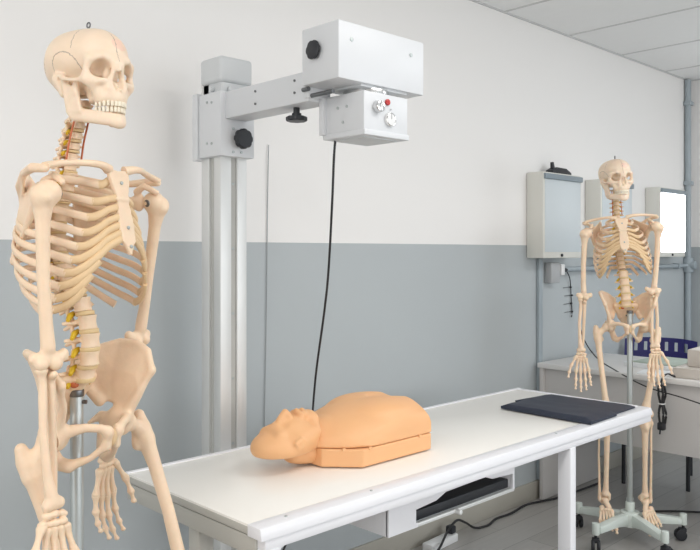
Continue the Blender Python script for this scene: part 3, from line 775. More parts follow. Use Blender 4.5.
    for sd, key in ((1, 'leg_l'), (-1, 'leg_r')):
        a = pose[key]; fx = lambda d: Vector((d.x * sd, d.y, d.z))
        add('hip_bone', pair('hip', hip_mesh, sd), PX)
        h = PX @ Vector((sd * (HIP[0] + .012), HIP[1], HIP[2] - .003)); d1 = fx(adir(*a['upper'])); fr = Vector((sd * a.get('turn', .1), -1, 0))
        fm = frame(h, d1, fr) @ Matrix.Diagonal((.88, .93, .925, 1)); add('femur', pair('fem', femur_mesh, sd), fm)
        kn = fm @ Vector((sd * .011, 0, -.430)); d2 = fx(adir(*a['lower'])); tm = frame(kn, d2, fr) @ Matrix.Diagonal((.9, .93, .95, 1))
        add('patella', pair('pat', patella_mesh, sd), fm @ Matrix.Translation((sd * .011, -.042, -.408)))
        add('tibia', pair('tib', tibia_mesh, sd), tm); add('fibula', pair('fib', fibula_mesh, sd), tm)
        an = tm @ Vector((0, 0, -.386)); d3 = Vector((0, math.sin(R(a["foot"])), -math.cos(R(a['foot']))))
        ftm = frame(an, d3, Vector((sd * a.get('toe', .1), -1, 0))) @ Matrix.Diagonal((.98, .80, .86, 1)); ft = add('foot', pair('tars', tarsus_mesh, sd), ftm)
        for i in range(5):
            mesh_obj('metatarsal', pair('mt%d' % i, metatarsal_mesh, sd, i), None, ft); mesh_obj('toe', pair('to%d' % i, toe_mesh, sd, i), None, ft)
    return root

def skeleton_stand(loc, rotz, label, px=0, py=.055, top=1.01):
    t = thing('skeleton_stand', label, 'stand', loc, rotz, 'five-armed wheeled stands')
    if 'arm' not in BONE:
        m = MB()
        m.prism([(.02, .066), (.02, .122), (.10, .118), (.225, .102), (.225, .074), (.10, .078)], 'y', -.018, .018, .004)
        m.cyl((.236, 0, .070), (.236, 0, .120), .016, n=18, bev=.003); BONE['arm'] = m.mesh('base_arm', 'stand', 40)
        m = MB(); m.cyl((0, 0, .064), (0, 0, .128), .042, n=24, bev=.004).cyl((0, 0, .128), (0, 0, .17), .02, n=20, bev=.003); BONE['hub'] = m.mesh('hub', 'stand', 40)
        m = MB(); m.cyl((0, 0, .048), (0, 0, .072), .006, n=10).box((-.012, -.016, .038), (.020, .016, .056), .004); BONE['caster'] = m.mesh('caster', 'rubber', 40)
        m = MB()
        for s in (-1, 1): m.cyl((.012, s * .005, .0255), (.012, s * .019, .0255), .0255, n=24, bev=.005)
        BONE['wheel'] = m.mesh('wheel', 'rubber', 40)
        m = MB(); m.cyl((0, 0, .16), (0, 0, top), .0125, n=18, bev=.001).cyl((0, 0, .55), (0, 0, .60), .0165, n=18, bev=.002); BONE['pole'] = m.mesh('pole', 'steel', 40)
        m = MB(); m.cyl((0, 0, top - .012), (0, 0, top + .002), .0140, n=18, bev=.002).cyl((0, -.02, top - .022), (0, .006, top - .022), .004, n=10); BONE['mount'] = m.mesh('mounting_bracket', 'dark_steel', 40)
    mesh_obj('hub', BONE['hub'], None, t); mesh_obj('pole', BONE['pole'], None, t); mesh_obj('mounting_bracket', BONE['mount'], None, t)
    for k in range(5):
        rm = Matrix.Rotation(R(72 * k), 4, 'Z'); mesh_obj('base_arm', BONE['arm'], None, t, rm)
        c = mesh_obj('caster', BONE['caster'], None, t, rm @ Matrix.Translation((.236, 0, 0)) @ Matrix.Rotation(R(40 + 67 * k), 4, 'Z')); mesh_obj('wheel', BONE['wheel'], None, c)
    return t

# ------------------------------------------------------------------ the room
def struct(name, mb, m, angle=40): return tag(mb.build(name, m, angle=angle), kind='structure')
X0, YB = -2.6, -3.2
struct('floor', MB().box((X0, YB, -.06), (END_X + .12, WALL_Y + .12, 0), 0), 'floor')
struct('wall_side', MB().box((X0, WALL_Y, 0), (END_X + .12, WALL_Y + .12, CEIL_Z + .1), 0), 'wall')
struct('wall_end', MB().box((END_X, YB, 0), (END_X + .12, WALL_Y, CEIL_Z + .1), 0), 'wall')
WB = MB()
for (xa_, xb_, za_, zb_) in ((X0, .35, 0, CEIL_Z + .1), (.35, 5.2, 0, .75), (.35, 5.2, 2.2, CEIL_Z + .1), (2.65, 2.95, .75, 2.2), (5.2, END_X, 0, CEIL_Z + .1)):
    WB.box((xa_, YB - .12, za_), (xb_, YB, zb_), 0)
struct('wall_back', WB, 'wall')
for k_, (xa_, xb_) in enumerate(((.35, 2.65), (2.95, 5.2))):
    f = MB(); f.box((xa_, YB - .1, .75), (xb_, YB - .04, .80), .003).box((xa_, YB - .1, 2.15), (xb_, YB - .04, 2.2), .003)
    for xx in (xa_, (xa_ + xb_) / 2 - .025, xb_ - .05): f.box((xx, YB - .1, .80), (xx + .05, YB - .04, 2.15), .003)
    struct('window_%d' % (k_ + 1), f, 'table_metal')
WN = MB()
for (ya_, yb_, za_, zb_) in ((YB, -1.3, 0, CEIL_Z + .1), (-1.3, 1.5, 0, .85), (-1.3, 1.5, 2.25, CEIL_Z + .1), (1.5, WALL_Y, 0, CEIL_Z + .1)): WN.box((X0 - .12, ya_, za_), (X0, yb_, zb_), 0)
struct('wall_near', WN, 'wall')
f = MB(); f.box((X0 - .1, -1.3, .85), (X0 - .04, 1.5, .90), .003).box((X0 - .1, -1.3, 2.2), (X0 - .04, 1.5, 2.25), .003)
for yy in (-1.3, .075, 1.45): f.box((X0 - .1, yy, .90), (X0 - .04, yy + .05, 2.2), .003)
struct('window_3', f, 'table_metal')  # unseen window, added with its opening to let in light from -x
struct('ceiling', MB().box((X0, YB, CEIL_Z), (END_X, WALL_Y, CEIL_Z + .08), 0), 'ceiling')
struct('baseboard_side', MB().box((X0, WALL_Y - .012, 0), (END_X, WALL_Y, .095), .002), 'skirting')
struct('baseboard_end', MB().box((END_X - .012, YB, 0), (END_X, WALL_Y - .012, .095), .002), 'skirting')
g = MB(); x = 3.232 - 9 * .611
while x < END_X: g.box((x - .008, YB, CEIL_Z - .003), (x + .008, WALL_Y - .001, CEIL_Z + .004), 0); x += .611
for y in (1.03, -.19, -1.41, -2.63): g.box((X0, y - .008, CEIL_Z - .0028), (END_X, y + .008, CEIL_Z + .004), 0)
g.box((X0, WALL_Y - .012, CEIL_Z - .006), (END_X, WALL_Y, CEIL_Z + .004), 0)
g.box((END_X - .012, YB, CEIL_Z - .006), (END_X, WALL_Y - .012, CEIL_Z + .004), 0)
struct('trim_1', g, 'tbar')

# conduits on the walls
o = MB(); o.cyl((5.395, WALL_Y - .022, 0.02), (5.395, WALL_Y - .022, CEIL_Z - .01), .020, n=16)
t = thing('conduit_pipe', 'grey vertical conduit pipe running up the wall corner to the ceiling', 'pipe', (0, 0, 0))
o.build('pipe', 'pipe', t)
m = MB(); m.cyl((5.395, WALL_Y - .022, 1.15), (5.395, WALL_Y - .022, 1.25), .034, n=18, bev=.004).cyl((5.395, WALL_Y - .03, 1.20), (5.395, WALL_Y - .075, 1.20), .028, n=18, bev=.004); m.build('junction_box', 'pipe', t)
for zz in (2.30, 1.75): MB().box((5.365, WALL_Y - .05, zz), (5.425, WALL_Y - .002, zz + .028), .003).build('pipe_clip', 'pipe', t)
t = thing('conduit_pipe', 'grey horizontal conduit pipe on the wall below the film viewers', 'pipe', (0, 0, 0))
MB().cyl((3.72, WALL_Y - .030, 1.196), (5.36, WALL_Y - .022, 1.196), .014, n=14).build('pipe', 'pipe', t)
for xx in (4.1, 4.7, 5.2): MB().box((xx, WALL_Y - .045, 1.178), (xx + .02, WALL_Y - .001, 1.214), .002).build('pipe_clip', 'pipe', t)
t = thing('cable_trunking', 'flat grey cable trunking dropping to the floor from the unlit viewer', 'trunking', (0, 0, 0))
MB().box((3.53, WALL_Y - .018, .10), (3.565, WALL_Y - .001, 1.256), .002).build('channel', 'pipe', t)
t = thing('wall_socket', 'grey surface wall socket with a black plug below the unlit viewer', 'socket', (0, 0, 0))
MB().box((3.605, WALL_Y - .045, 1.125), (3.695, WALL_Y, 1.235), .006).build('box', 'outlet', t)
m = MB(); m.box((3.700, WALL_Y - .050, 1.165), (3.735, WALL_Y - .001, 1.225), .005); m.build('face_plate', 'white_print', t)
m = MB(); m.cyl((3.728, WALL_Y - .03, 1.195), (3.775, WALL_Y - .034, 1.193), .016, .011, n=14, bev=.003); m.build('plug', 'black', t)
m = MB()
for i, (dx, z) in enumerate([(.07, 1.09), (.082, 1.045), (.076, 1.00), (.084, .955)]):
    m.box((3.79 + dx, WALL_Y - .014, z), (3.798 + dx, WALL_Y - .002, z + .010), .002).cyl((3.795 + dx, WALL_Y - .007, z + .006), (3.72 + dx, WALL_Y - .006, z + .004), .0014, n=8)
m.sweep([(3.78, WALL_Y - .03, 1.188), (3.845, WALL_Y - .014, 1.14), (3.868, WALL_Y - .009, 1.03), (3.876, WALL_Y - .009, .95), (3.870, WALL_Y - .009, .93)], .0030, n=8)
tag(m.build('pinned_cord', 'black'), 'thin black cord clipped down the wall below the socket', 'cord')

# three film viewers in a row
def viewer(xl, xr, label, lit):
    t = thing('film_viewer', label, 'x-ray viewer', (xl, WALL_Y, 1.258), 0, 'film viewers on the long wall')
    w, h, d = xr - xl, .442, .10
    MB().box((0, -d, 0), (w, -.001, h), .006).build('case', 'viewer', t)
    MB().box((.014, -d - .003, .032), (w - .012, -d + .002, h - .034), .002).build('screen', 'lit' if lit else 'viewer_screen', t)
    m = MB(); m.box((.006, -d - .014, h - .036), (w - .004, -d + .004, h - .008), .004); m.build('film_clip', 'clip', t)
    m = MB(); m.cyl((w * .46, -d, .015), (w * .46, -d - .008, .015), .008, n=14, bev=.002); m.build('switch', 'black', t)
    return t
viewer(3.437, 3.815, 'unlit white film viewer with a black object lying on its top', False)
viewer(4.03, 4.41, 'film viewer on the wall directly behind the far skeleton', False)
viewer(4.784, 5.165, 'brightly lit film viewer by the corner conduit pipe', True)
t = thing('handset', 'small black object lying on top of the unlit film viewer', 'handset', (3.655, WALL_Y - .055, 1.700))
m = MB(); m.prism([(-.09, 0), (.10, 0), (.10, .014), (.05, .034), (-.045, .036), (-.09, .018)], 'y', -.022, .022, .004); m.build('body', 'black', t)
m = MB(); m.cyl((-.055, 0, .030), (-.062, 0, .062), .012, .009, n=14, bev=.002); m.build('stub', 'black', t)

# ------------------------------------------------------------------ the examination table
T = thing('examination_table', 'long white x-ray examination table holding the orange torso', 'table', (0, 0, 0))
TX0, TX1, TY0, TY1 = .972, 2.762, 1.262, 1.842
MB().box((TX0 + .004, TY0 + .035, TOP_Z - .016), (TX1 - .03, TY1 - .012, TOP_Z), .002).build('tabletop', 'laminate', T)
m = MB()                                                      # white edge profiles round the top
m.prism([(TY0, TOP_Z - .024), (TY0 + .006, TOP_Z + .001), (TY0 + .050, TOP_Z + .002), (TY0 + .050, TOP_Z - .024)], 'x', TX0, TX1, .002)
m.box((TX0 + .003, TY1 - .016, TOP_Z - .024), (TX1, TY1, TOP_Z + .003), .002)
m.box((TX1 - .03, TY0 + .048, TOP_Z - .024), (TX1, TY1 - .014, TOP_Z + .0015), .002)
m.build('edge_profile', 'table_metal', T)
m = MB()                                                      # rails under the top
m.box((TX0 + .012, TY0 + .004, TOP_Z - .048), (TX1 - .006, TY0 + .044, TOP_Z - .0245), .003)
m.box((TX0 + .012, TY1 - .05, TOP_Z - .062), (TX1 - .006, TY1 - .008, TOP_Z - .0245), .003)
m.box((TX1 - .05, TY0 + .044, TOP_Z - .048), (TX1 - .006, TY1 - .05, TOP_Z - .0245), .003)
m.build('rail', 'table_metal', T)
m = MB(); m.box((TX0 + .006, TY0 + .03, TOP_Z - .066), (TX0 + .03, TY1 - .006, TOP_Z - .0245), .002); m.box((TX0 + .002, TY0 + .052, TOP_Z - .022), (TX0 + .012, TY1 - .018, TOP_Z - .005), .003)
tag(m.build('end_apron', 'end_shade', T), 'end panel with its shade painted in as grey')
def leg(lo, hi, mx='table_metal'):
    l = MB().box(lo, hi, .004).build('leg', mx, T)
    c = (Vector(lo) + Vector(hi)) / 2
    MB().cyl((c.x, c.y, 0), (c.x, c.y, .014), .018, n=16, bev=.003).build('foot_pad', 'rubber', l)
lg = .012
leg((TX0 + .012, TY0 + .003, lg), (TX0 + .052, TY0 + .050, TOP_Z - .045))
leg((TX0 + .014, 1.515, lg), (TX0 + .054, 1.560, TOP_Z - .060), 'end_shade')
leg((2.190, TY0 + .003, lg), (2.224, TY0 + .050, TOP_Z - .045))
m = MB(); m.prism([(TX0 + .050, TOP_Z - .047), (TX0 + .066, TOP_Z - .047), (TX0 + .055, TOP_Z - .051), (TX0 + .0515, TOP_Z - .062)], 'y', TY0 + .006, TY0 + .046, 0); m.build('corner_gusset', 'table_metal', T)
m = MB()
for (sx, sy) in ((1.06, TY0 + .03), (1.32, TY0 + .028), (2.15, TY0 + .03), (2.5, TY0 + .028)): m.cyl((sx, sy, TOP_Z + .001), (sx, sy, TOP_Z + .0035), .0035, n=12)
m.build('screw', 'steel', T)
m = MB(); m.box((1.36, TY1 - .05, TOP_Z - .11), (1.46, 1.97, TOP_Z - .05), .003); m.build('column_bracket', 'table_metal', T)
# cassette tray slung under the top
tr = MB(); xa, xb, zb, zt = 1.400, 1.938, .583, TOP_Z - .0475
tr.prism([(xa, zb), (xa + .112, zb), (xa + .112, zb + .012), (xa + .104, zb + .012), (xa + .104, zb + .046), (xa + .185, zb + .052), (xa + .225, zb + .066), (xa + .40, zb + .070), (xa + .435, zb + .058), (xb, zb + .052), (xb, zb + .004), (xb + .008, zb + .004), (xb + .008, zt), (xa, zt)], 'y', TY0 + .046, TY0 + .056, .0015)
tr.box((xa, TY0 + .050, zb), (xa + .006, 1.72, zt), .001).box((xb + .002, TY0 + .05, zb), (xb + .008, 1.72, zt), .001).box((xa, 1.715, zb), (xb, 1.72, zt), .001)
tro = tr.build('cassette_carriage', 'table_metal', T)
m = MB(); m.box((xa + .01, TY0 + .064, zb + .008), (xb, 1.71, zb + .034), .002); m.build('slot', 'black', tro)
m = MB(); m.box((xa + .112, TY0 + .046, zb), (xb + .006, TY0 + .060, zb + .010), .002).cyl((xa + .27, TY0 + .050, zb + .004), (xa + .27, TY0 + .030, zb + .004), .007, n=12, bev=.002); m.build('tray_lip', 'alu', tro)
m = MB()
for (yy, zz) in ((1.37, zb + .07), (1.40, zb + .07), (1.35, zb + .064)): m.cyl((xa, yy, zz), (xa - .003, yy, zz), .004, n=10)
m.build('rivet', 'dark_steel', tro)

# ------------------------------------------------------------------ the x-ray stand
XR = thing('xray_stand', 'white x-ray tube on an arm from an aluminium wall column', 'x-ray machine', (0, 0, 0))
cx0, cx1, cy0, cy1, ctop = 1.354, 1.452, 1.962, 2.066, 1.865
m = MB()                                                      # extruded column with a channel in the front and in each side
m.box((cx0, cy0, .02), (cx0 + .040, cy0 + .036, ctop), .002).box((cx1 - .036, cy0, .02), (cx1, cy0 + .03, ctop), .002)
m.box((cx0 + .010, cy0 + .012, .02), (cx1 - .010, cy1 - .012, ctop), 0)
m.box((cx0, cy1 - .042, .02), (cx1, cy1, ctop), .002)
col = m.build('column', 'alu', XR)
m = MB(); m.box((cx0 + .0405, cy0 + .009, .03), (cx1 - .0365, cy0 + .0125, ctop - .01), 0).box((cx0 + .007, cy0 + .037, .03), (cx0 + .0095, cy1 - .043, ctop - .01), 0); m.build('channel_lining', 'groove', col)
m = MB()
for k in range(7): m.cyl((cx0 + .052, cy0 + .010, .30 + .2 * k), (cx0 + .05, cy0 + .006, .30 + .2 * k), .0045, n=10)
m.build('screw', 'steel', col)
m = MB(); m.box((cx0 - .06, cy0 - .05, 0), (cx1 + .06, cy1 + .04, .022), .004); m.build('base_plate', 'machine_grey', XR)
m = MB(); m.box((cx0 + .02, cy1 - .002, .45), (cx1 - .02, WALL_Y - .001, .51), .003); m.build('wall_bracket', 'machine_grey', XR)
# carriage
m = MB(); m.box((cx0 - .016, 1.940, 1.580), (cx1 + .014, 2.058, 1.776), .005); m.box((cx0 - .020, 2.060, 1.574), (cx1 + .016, 2.088, 1.782), .003)
car = m.build('carriage', 'machine', XR)
m = MB()
for (yy, zz) in ((1.985, 1.745), (2.01, 1.748), (1.985, 1.62), (2.01, 1.622)): m.cyl((cx0 - .016, yy, zz), (cx0 - .019, yy, zz), .004, n=10)
for (xx, zz) in ((1.385, 1.665), (1.415, 1.666), (1.385, 1.594), (1.415, 1.595)): m.cyl((xx, 1.94, zz), (xx, 1.937, zz), .004, n=10)
m.build('screw', 'steel', car)
m = MB(); m.knob((1.406, 1.940, 1.634), (0, -1, 0), .031, .034); m.build('clamp_knob', 'black', car)
# cap
m = MB(); m.box((cx0 - .010, 1.948, 1.806), (cx1 + .014, 2.062, 1.886), .012, seg=4); cap = m.build('cap', 'machine_grey', XR)
m = MB(); m.box((cx0, 1.957, 1.772), (cx1, 2.055, 1.808), .002).cyl((cx0 + .03, 1.955, 1.787), (cx0 + .03, 1.945, 1.787), .010, n=14, bev=.002).cyl((cx0 - .001, 2.0, 1.787), (cx0 - .012, 2.0, 1.787), .007, n=12); m.build('pulley_block', 'machine_grey', cap)
# arm
m = MB(); m.box((1.356, 1.560, 1.692), (1.436, 1.945, 1.774), .004); arm = m.build('arm', 'machine', XR)
m = MB()
for (yy, zz) in ((1.79, 1.752), (1.79, 1.716), (1.615, 1.755), (1.615, 1.722)): m.cyl((1.356, yy, zz), (1.353, yy, zz), .0035, n=10)
m.build('screw', 'dark_steel', arm)
m = MB(); m.cyl((1.396, 1.655, 1.692), (1.396, 1.655, 1.672), .009, n=14).knob((1.396, 1.655, 1.676), (0, 0, -1), .030, .022); m.build('clamp_knob', 'black', arm)
m = MB(); m.box((1.352, 1.552, 1.700), (1.43, 1.572, 1.756), .002)
for zz in (1.722, 1.716): pass
m.build('end_flange', 'machine', arm)
# tube head
hx0, hx1, hy0, hy1, hz0, hz1 = 1.332, 1.660, 1.416, 1.558, 1.728, 1.876
m = MB(); m.box((hx0, hy0, hz0), (hx1, hy1, hz1), .004)
th = m.build('tube_housing', 'machine', XR)
m = MB(); m.knob((hx0, 1.503, 1.812), (-1, 0, 0), .025, .014, 6); m.build('end_knob', 'black', th)
m = MB()
for (xx, zz) in ((hx0 + .045, hz0 + .104), (hx1 - .055, hz0 + .104)): m.cyl((xx, hy0, zz), (xx, hy0 - .002, zz), .006, n=16, bev=.0008)
m.build('screw', 'steel', th)
m = MB(); m.cyl((1.362, 1.575, 1.706), (1.362, 1.468, 1.706), .006, n=14).cyl((1.348, 1.572, 1.722), (1.348, 1.548, 1.722), .006, n=12); tag(m.build('pivot_rod', 'dark_steel', th), 'dark pivot rods under the housing')
m = MB(); m.box((1.42, 1.425, 1.722), (1.60, 1.55, 1.730), .001); m.build('underside_plate', 'machine_grey', th)
# collimator
qx0, qx1, qy0, qy1, qz0, qz1 = 1.408, 1.576, 1.402, 1.556, 1.606, 1.706
m = MB(); m.box((qx0, qy0, qz0), (qx1, qy1, qz1), .003); m.box((qx0 - .012, qy1 - .012, qz0 - .002), (qx0 + .02, qy1 + .006, qz1 - .002), .002)
cl = m.build('collimator', 'machine', XR)
m = MB(); m.cyl((1.492, 1.479, 1.700), (1.492, 1.479, 1.724), .062, n=36, bev=.003); m.build('turntable', 'chrome', cl)
m = MB(); m.box((qx0 - .002, qy0 - .004, qz0 - .014), (qx1 + .002, qy1 + .002, qz0 + .001), .002); m.build('beam_window_frame', 'machine', cl)
m = MB(); m.box((qx0 + .022, qy0 + .02, qz0 - .0165), (qx1 - .022, qy1 - .022, qz0 - .013), .001); m.build('beam_window', 'machine_grey', cl)
m = MB(); m.cyl((1.455, qy0, 1.668), (1.455, qy0 - .018, 1.668), .0165, .0145, n=26, bev=.002).box((1.4525, qy0 - .022, 1.655), (1.4575, qy0 - .014, 1.681), .001); m.build('setting_knob', 'chrome', cl)
m = MB(); m.cyl((1.494, qy0, 1.685), (1.494, qy0 - .006, 1.685), .0085, n=18, bev=.002); m.build('push_button', 'red', cl)
m = MB(); m.cyl((1.503, qy0, 1.640), (1.503, qy0 - .008, 1.640), .0185, n=28, bev=.002); dl = m.build('dial', 'white_print', cl)
m = MB(); m.torus((1.503, qy0 - .008, 1.640), (0, 1, 0), .0165, .0014, n=28).box((1.5020, qy0 - .0095, 1.641), (1.5040, qy0 - .0075, 1.654), 0).cyl((1.507, qy0 - .001, 1.667), (1.507, qy0 - .003, 1.667), .002, n=8); m.build('dial_ring', 'chrome', dl)
m = MB()
for (yy, zz) in ((1.50, 1.672), (1.465, 1.672), (1.48, 1.632)): m.cyl((qx0, yy, zz), (qx0 - .002, yy, zz), .004, n=10)
m.build('screw', 'steel', cl)
m = MB(); m.sweep([(1.437, 1.540, 1.600), (1.434, 1.543, 1.545), (1.448, 1.565, 1.43), (1.494, 1.63, 1.24), (1.532, 1.69, 1.115), (1.585, 1.785, .925), (1.638, 1.862, .78), (1.64, 1.868, .70), (1.60, 1.865, .50), (1.46, 1.87, .25), (1.50, 1.90, .05), (1.60, 1.93, .007), (1.9, 1.98, .006)], .0034, n=10, sub=8)
tag(m.build('power_cable', 'cable'), 'black cable hanging from the x-ray head down behind the table', 'cable')
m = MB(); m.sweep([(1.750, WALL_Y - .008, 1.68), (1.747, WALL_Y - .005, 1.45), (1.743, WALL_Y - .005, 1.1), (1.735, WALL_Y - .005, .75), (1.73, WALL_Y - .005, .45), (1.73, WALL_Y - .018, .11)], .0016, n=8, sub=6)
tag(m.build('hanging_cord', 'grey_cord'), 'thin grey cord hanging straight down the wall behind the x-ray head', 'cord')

# ------------------------------------------------------------------ training torso
TO = thing('training_torso', 'orange rubber resuscitation torso lying face up on the table', 'mannequin', (1.365, 1.577, TOP_Z + .0035))
def hexa(x, y, inset=0.0):
    """signed distance to the plan outline (neck end at x=0, shoulders widen to x=.075, cut off at x=.352)"""
    y = np.abs(y)
    d = np.maximum(np.maximum(-x, x - .352), y - .142)
    nx_, ny_ = -.082, .075; L = math.hypot(nx_, ny_)
    return np.maximum(d, ((x - 0) * nx_ + (y - .060) * ny_) / L) + inset
b = Blob((-.02, -.16, -.004), (.37, .16, .056), .003)
b.raw((-.01, -.15, 0), (.36, .15, .05), lambda x, y, z: np.maximum(hexa(x, y), np.maximum(-z, z - .0475)) + 0 * z, .001)
b.raw((.05, -.15, 0), (.3, .15, .05), lambda x, y, z: np.maximum(np.abs(z - .050) - .0, np.abs(x - .2) - .2) * 0 + .05 + 0 * y, .001)
base = mesh_obj('back_shell', b.mesh('back_shell', 'skin', 2), None, TO)
b = Blob((-.09, -.17, .030), (.37, .17, .185), .003)
def chest(x, y, z):
    e = (np.sqrt(((x - .275) / .302) ** 2 + (y / .176) ** 2 + ((z - .030) / .120) ** 2) - 1) * .13
    p = np.maximum(hexa(x, y, 0), .046 - z)
    k = .014; h = np.clip(k - np.abs(e - p), 0, None) / k
    return np.maximum(e, p) + h * h * k * .25
b.raw((-.06, -.15, .04), (.36, .15, .17), chest, .004)
b.ball((.245, -.062, .116), (.080, .055, .026), .03).ball((.245, .062, .116), (.080, .055, .026), .03)
b.ball((.335, 0, .150), (.085, .035, .012), .02, 'sub')
b.ball((.205, 0, .168), (.10, .008, .008), .02, 'sub')
b.cap((-.03, 0, .060), (.05, 0, .064), .040, .046, .02)
b.rbox((-.10, -.17, .0), (.4, .17, .0484), .001, .001, 'sub')
mesh_obj('chest_skin', b.mesh('chest_skin', 'skin', 2), None, TO)
b = Blob((-.21, -.085, .028), (.06, .085, .175), .0024)
b.ball((-.092, 0, .062), (.081, .068, .044)).ball((-.054, 0, .088), (.058, .056, .047), .03)
b.ball((-.042, 0, .066), (.064, .060, .034), .02)
b.chain([(-.108, 0, .106), (-.088, 0, .130), (-.074, 0, .145)], [.010, .011, .0105], .014)           # nose
b.ball((-.069, -.010, .137), .008, .008).ball((-.069, .010, .137), .008, .008)
b.chain([(-.116, -.032, .098), (-.110, -.014, .106), (-.110, .014, .106), (-.116, .032, .098)], .010, .014)  # brow
b.ball((-.100, -.028, .127), (.010, .013, .008), .010, 'sub').ball((-.100, .028, .127), (.010, .013, .008), .010, 'sub')
b.chain([(-.034, -.020, .134), (-.032, 0, .144), (-.034, .020, .134)], .0085, .010).chain([(-.020, -.016, .134), (-.017, 0, .143), (-.020, .016, .134)], .008, .008)
b.ball((-.026, 0, .150), (.004, .017, .008), .004, 'sub')
b.ball((.006, 0, .122), (.020, .026, .021), .016)                                                    # chin
b.chain([(-.075, -.058, .078), (-.008, -.046, .094), (.006, -.02, .116)], [.018, .015, .013], .02).chain([(-.075, .058, .078), (-.008, .046, .094), (.006, .02, .116)], [.018, .015, .013], .02)
for s in (-1, 1):
    b.chain([(-.085, s * .066, .066), (-.095, s * .071, .080), (-.078, s * .071, .088), (-.060, s * .067, .074)], .0065, .004)
b.cap((-.03, 0, .062), (.045, 0, .062), .038, .042, .015)
b.rbox((-.25, -.1, -.02), (.1, .1, .042), .002, .006, 'sub')
mesh_obj('head', b.mesh('head', 'skin', 2), None, TO)
b = Blob((-.08, -.06, .002), (.03, .06, .06), .003)
b.cap((-.045, 0, .042), (.012, 0, .034), .034, .042, .01).rbox((-.1, -.1, -.05), (.1, .1, .0035), .001, .003, 'sub')
mesh_obj('neck', b.mesh('neck', 'skin', 2), None, TO)
m = MB()
for (px_, py_) in ((.04, -.1035), (.10, -.1425), (.30, -.1425), (.04, .1035), (.10, .1425), (.30, .1425)): m.box((px_ - .005, py_ - .002, .043), (px_ + .005, py_ + .002, .051), .001)
m.build('snap_tab', 'skin', TO)

# ------------------------------------------------------------------ folded dark apron
def sheet(name, pts, z0, th, parent, amp=.0016):
    """soft slab over the quadrilateral pts (world x, y) with a rolled edge"""
    b = bmesh.new(); N, Mm = 26, 14; P = [Vector((p[0], p[1], 0)) for p in pts]; rnd = random.Random(3)
    from mathutils import noise
    top, bot = [], []
    for i in range(N + 1):
        rt, rb = [], []
        for j in range(Mm + 1):
            u, v = i / N, j / Mm; c = P[0].lerp(P[1], u).lerp(P[3].lerp(P[2], u), v)
            e = min(1, min(u, 1 - u) * N / 1.6, min(v, 1 - v) * Mm / 1.4); zz = th * (.45 + .55 * math.sqrt(max(0, 1 - (1 - e) ** 2)))
            zz += amp * noise.noise(Vector((c.x * 14, c.y * 22, z0 * 90)))
            rt.append(b.verts.new((c.x, c.y, z0 + zz))); rb.append(b.verts.new((c.x, c.y, z0)))
        top.append(rt); bot.append(rb)
    for i in range(N):
        for j in range(Mm):
            b.faces.new((top[i][j], top[i + 1][j], top[i + 1][j + 1], top[i][j + 1])); b.faces.new((bot[i][j], bot[i][j + 1], bot[i + 1][j + 1], bot[i + 1][j]))
    for i in range(N):
        for j in (0, Mm): b.faces.new((top[i][j], top[i + 1][j], bot[i + 1][j], bot[i][j]))
    for j in range(Mm):
        for i in (0, N): b.faces.new((top[i][j], top[i][j + 1], bot[i][j + 1], bot[i][j]))
    bmesh.ops.recalc_face_normals(b, faces=b.faces[:])
    me = bpy.data.meshes.new(name); b.to_mesh(me); b.free(); me.materials.append(M['navy']); smooth(me, 60)
    return mesh_obj(name, me, None, parent)
def table_pt(px, py, z=TOP_Z):
    a = (px - 350) / F; bz = (py - Y0) / F; t_ = (EYE - z) / bz
    return ((math.cos(YAW) + math.sin(YAW) * a) * t_, (math.sin(YAW) - math.cos(YAW) * a) * t_)
AP = thing('lead_apron', 'folded dark navy apron on the far end of the table', 'apron', (0, 0, 0))
sheet('folded_panel', [(2.490, 1.672), (2.684, 1.655), (2.704, 1.302), (2.500, 1.296)], TOP_Z + .0035, .010, AP)
sheet('folded_panel', [(2.345, 1.636), (2.512, 1.646), (2.526, 1.283), (2.336, 1.276)], TOP_Z + .0035, .019, AP, .0024)

# ------------------------------------------------------------------ the desk behind
DX, DT = 3.50, .715
D = thing('desk', 'white desk with grey front panel standing behind the far skeleton', 'desk', (0, 0, 0))
MB().box((DX, .62, DT - .025), (DX + .62, 2.215, DT), .003).build('desktop', 'desk', D)
MB().box((DX + .035, .66, .365), (DX + .053, 2.188, DT - .025), .001).build('front_panel', 'desk_panel', D)
for yy in (2.188, .635): MB().box((DX + .012, yy, .004), (DX + .60, yy + .022, DT - .025), .002).build('side_panel', 'desk_panel', D)

def box_thing(name, label, cat, lo, hi, mt, bev=.004, rot=0, grp=None, extra=None):
    c = Vector(((lo[0] + hi[0]) / 2, (lo[1] + hi[1]) / 2, lo[2])); d = (Vector(hi) - Vector(lo)) / 2
    t = thing(name, label, cat, c, rot, grp)
    MB().box((-d.x, -d.y, 0), (d.x, d.y, d.z * 2), bev).build('case' if cat != 'paper' else 'sheets', mt, t)
    if extra: extra(t, d)
    return t
def lid(t, d):
    MB().box((-d.x * .99, -d.y * .99, d.z * 2 - .004), (d.x * .99, d.y * .99, d.z * 2 + .004), .002).build('lid', 'beige', t)
box_thing('instrument_case', 'flat grey case lying on the desk beneath the taller beige box', 'case', (3.545, 1.10, DT), (3.86, 1.535, DT + .042), 'beige', .006, R(4), extra=lid)
def front(t, d):
    MB().box((-d.x - .003, -d.y * .85, .012), (-d.x + .002, d.y * .85, d.z * 2 - .012), .001).build('front_plate', 'beige', t)
    m = MB(); m.cyl((-d.x - .002, d.y * .55, d.z * 1.55), (-d.x - .006, d.y * .55, d.z * 1.55), .004, n=10); m.build('lamp', 'black', t)
box_thing('instrument_box', 'beige box standing on the flat grey case at the desk edge', 'box', (3.62, 1.12, DT + .0465), (3.83, 1.495, DT + .126), 'beige', .006, R(4), extra=front)
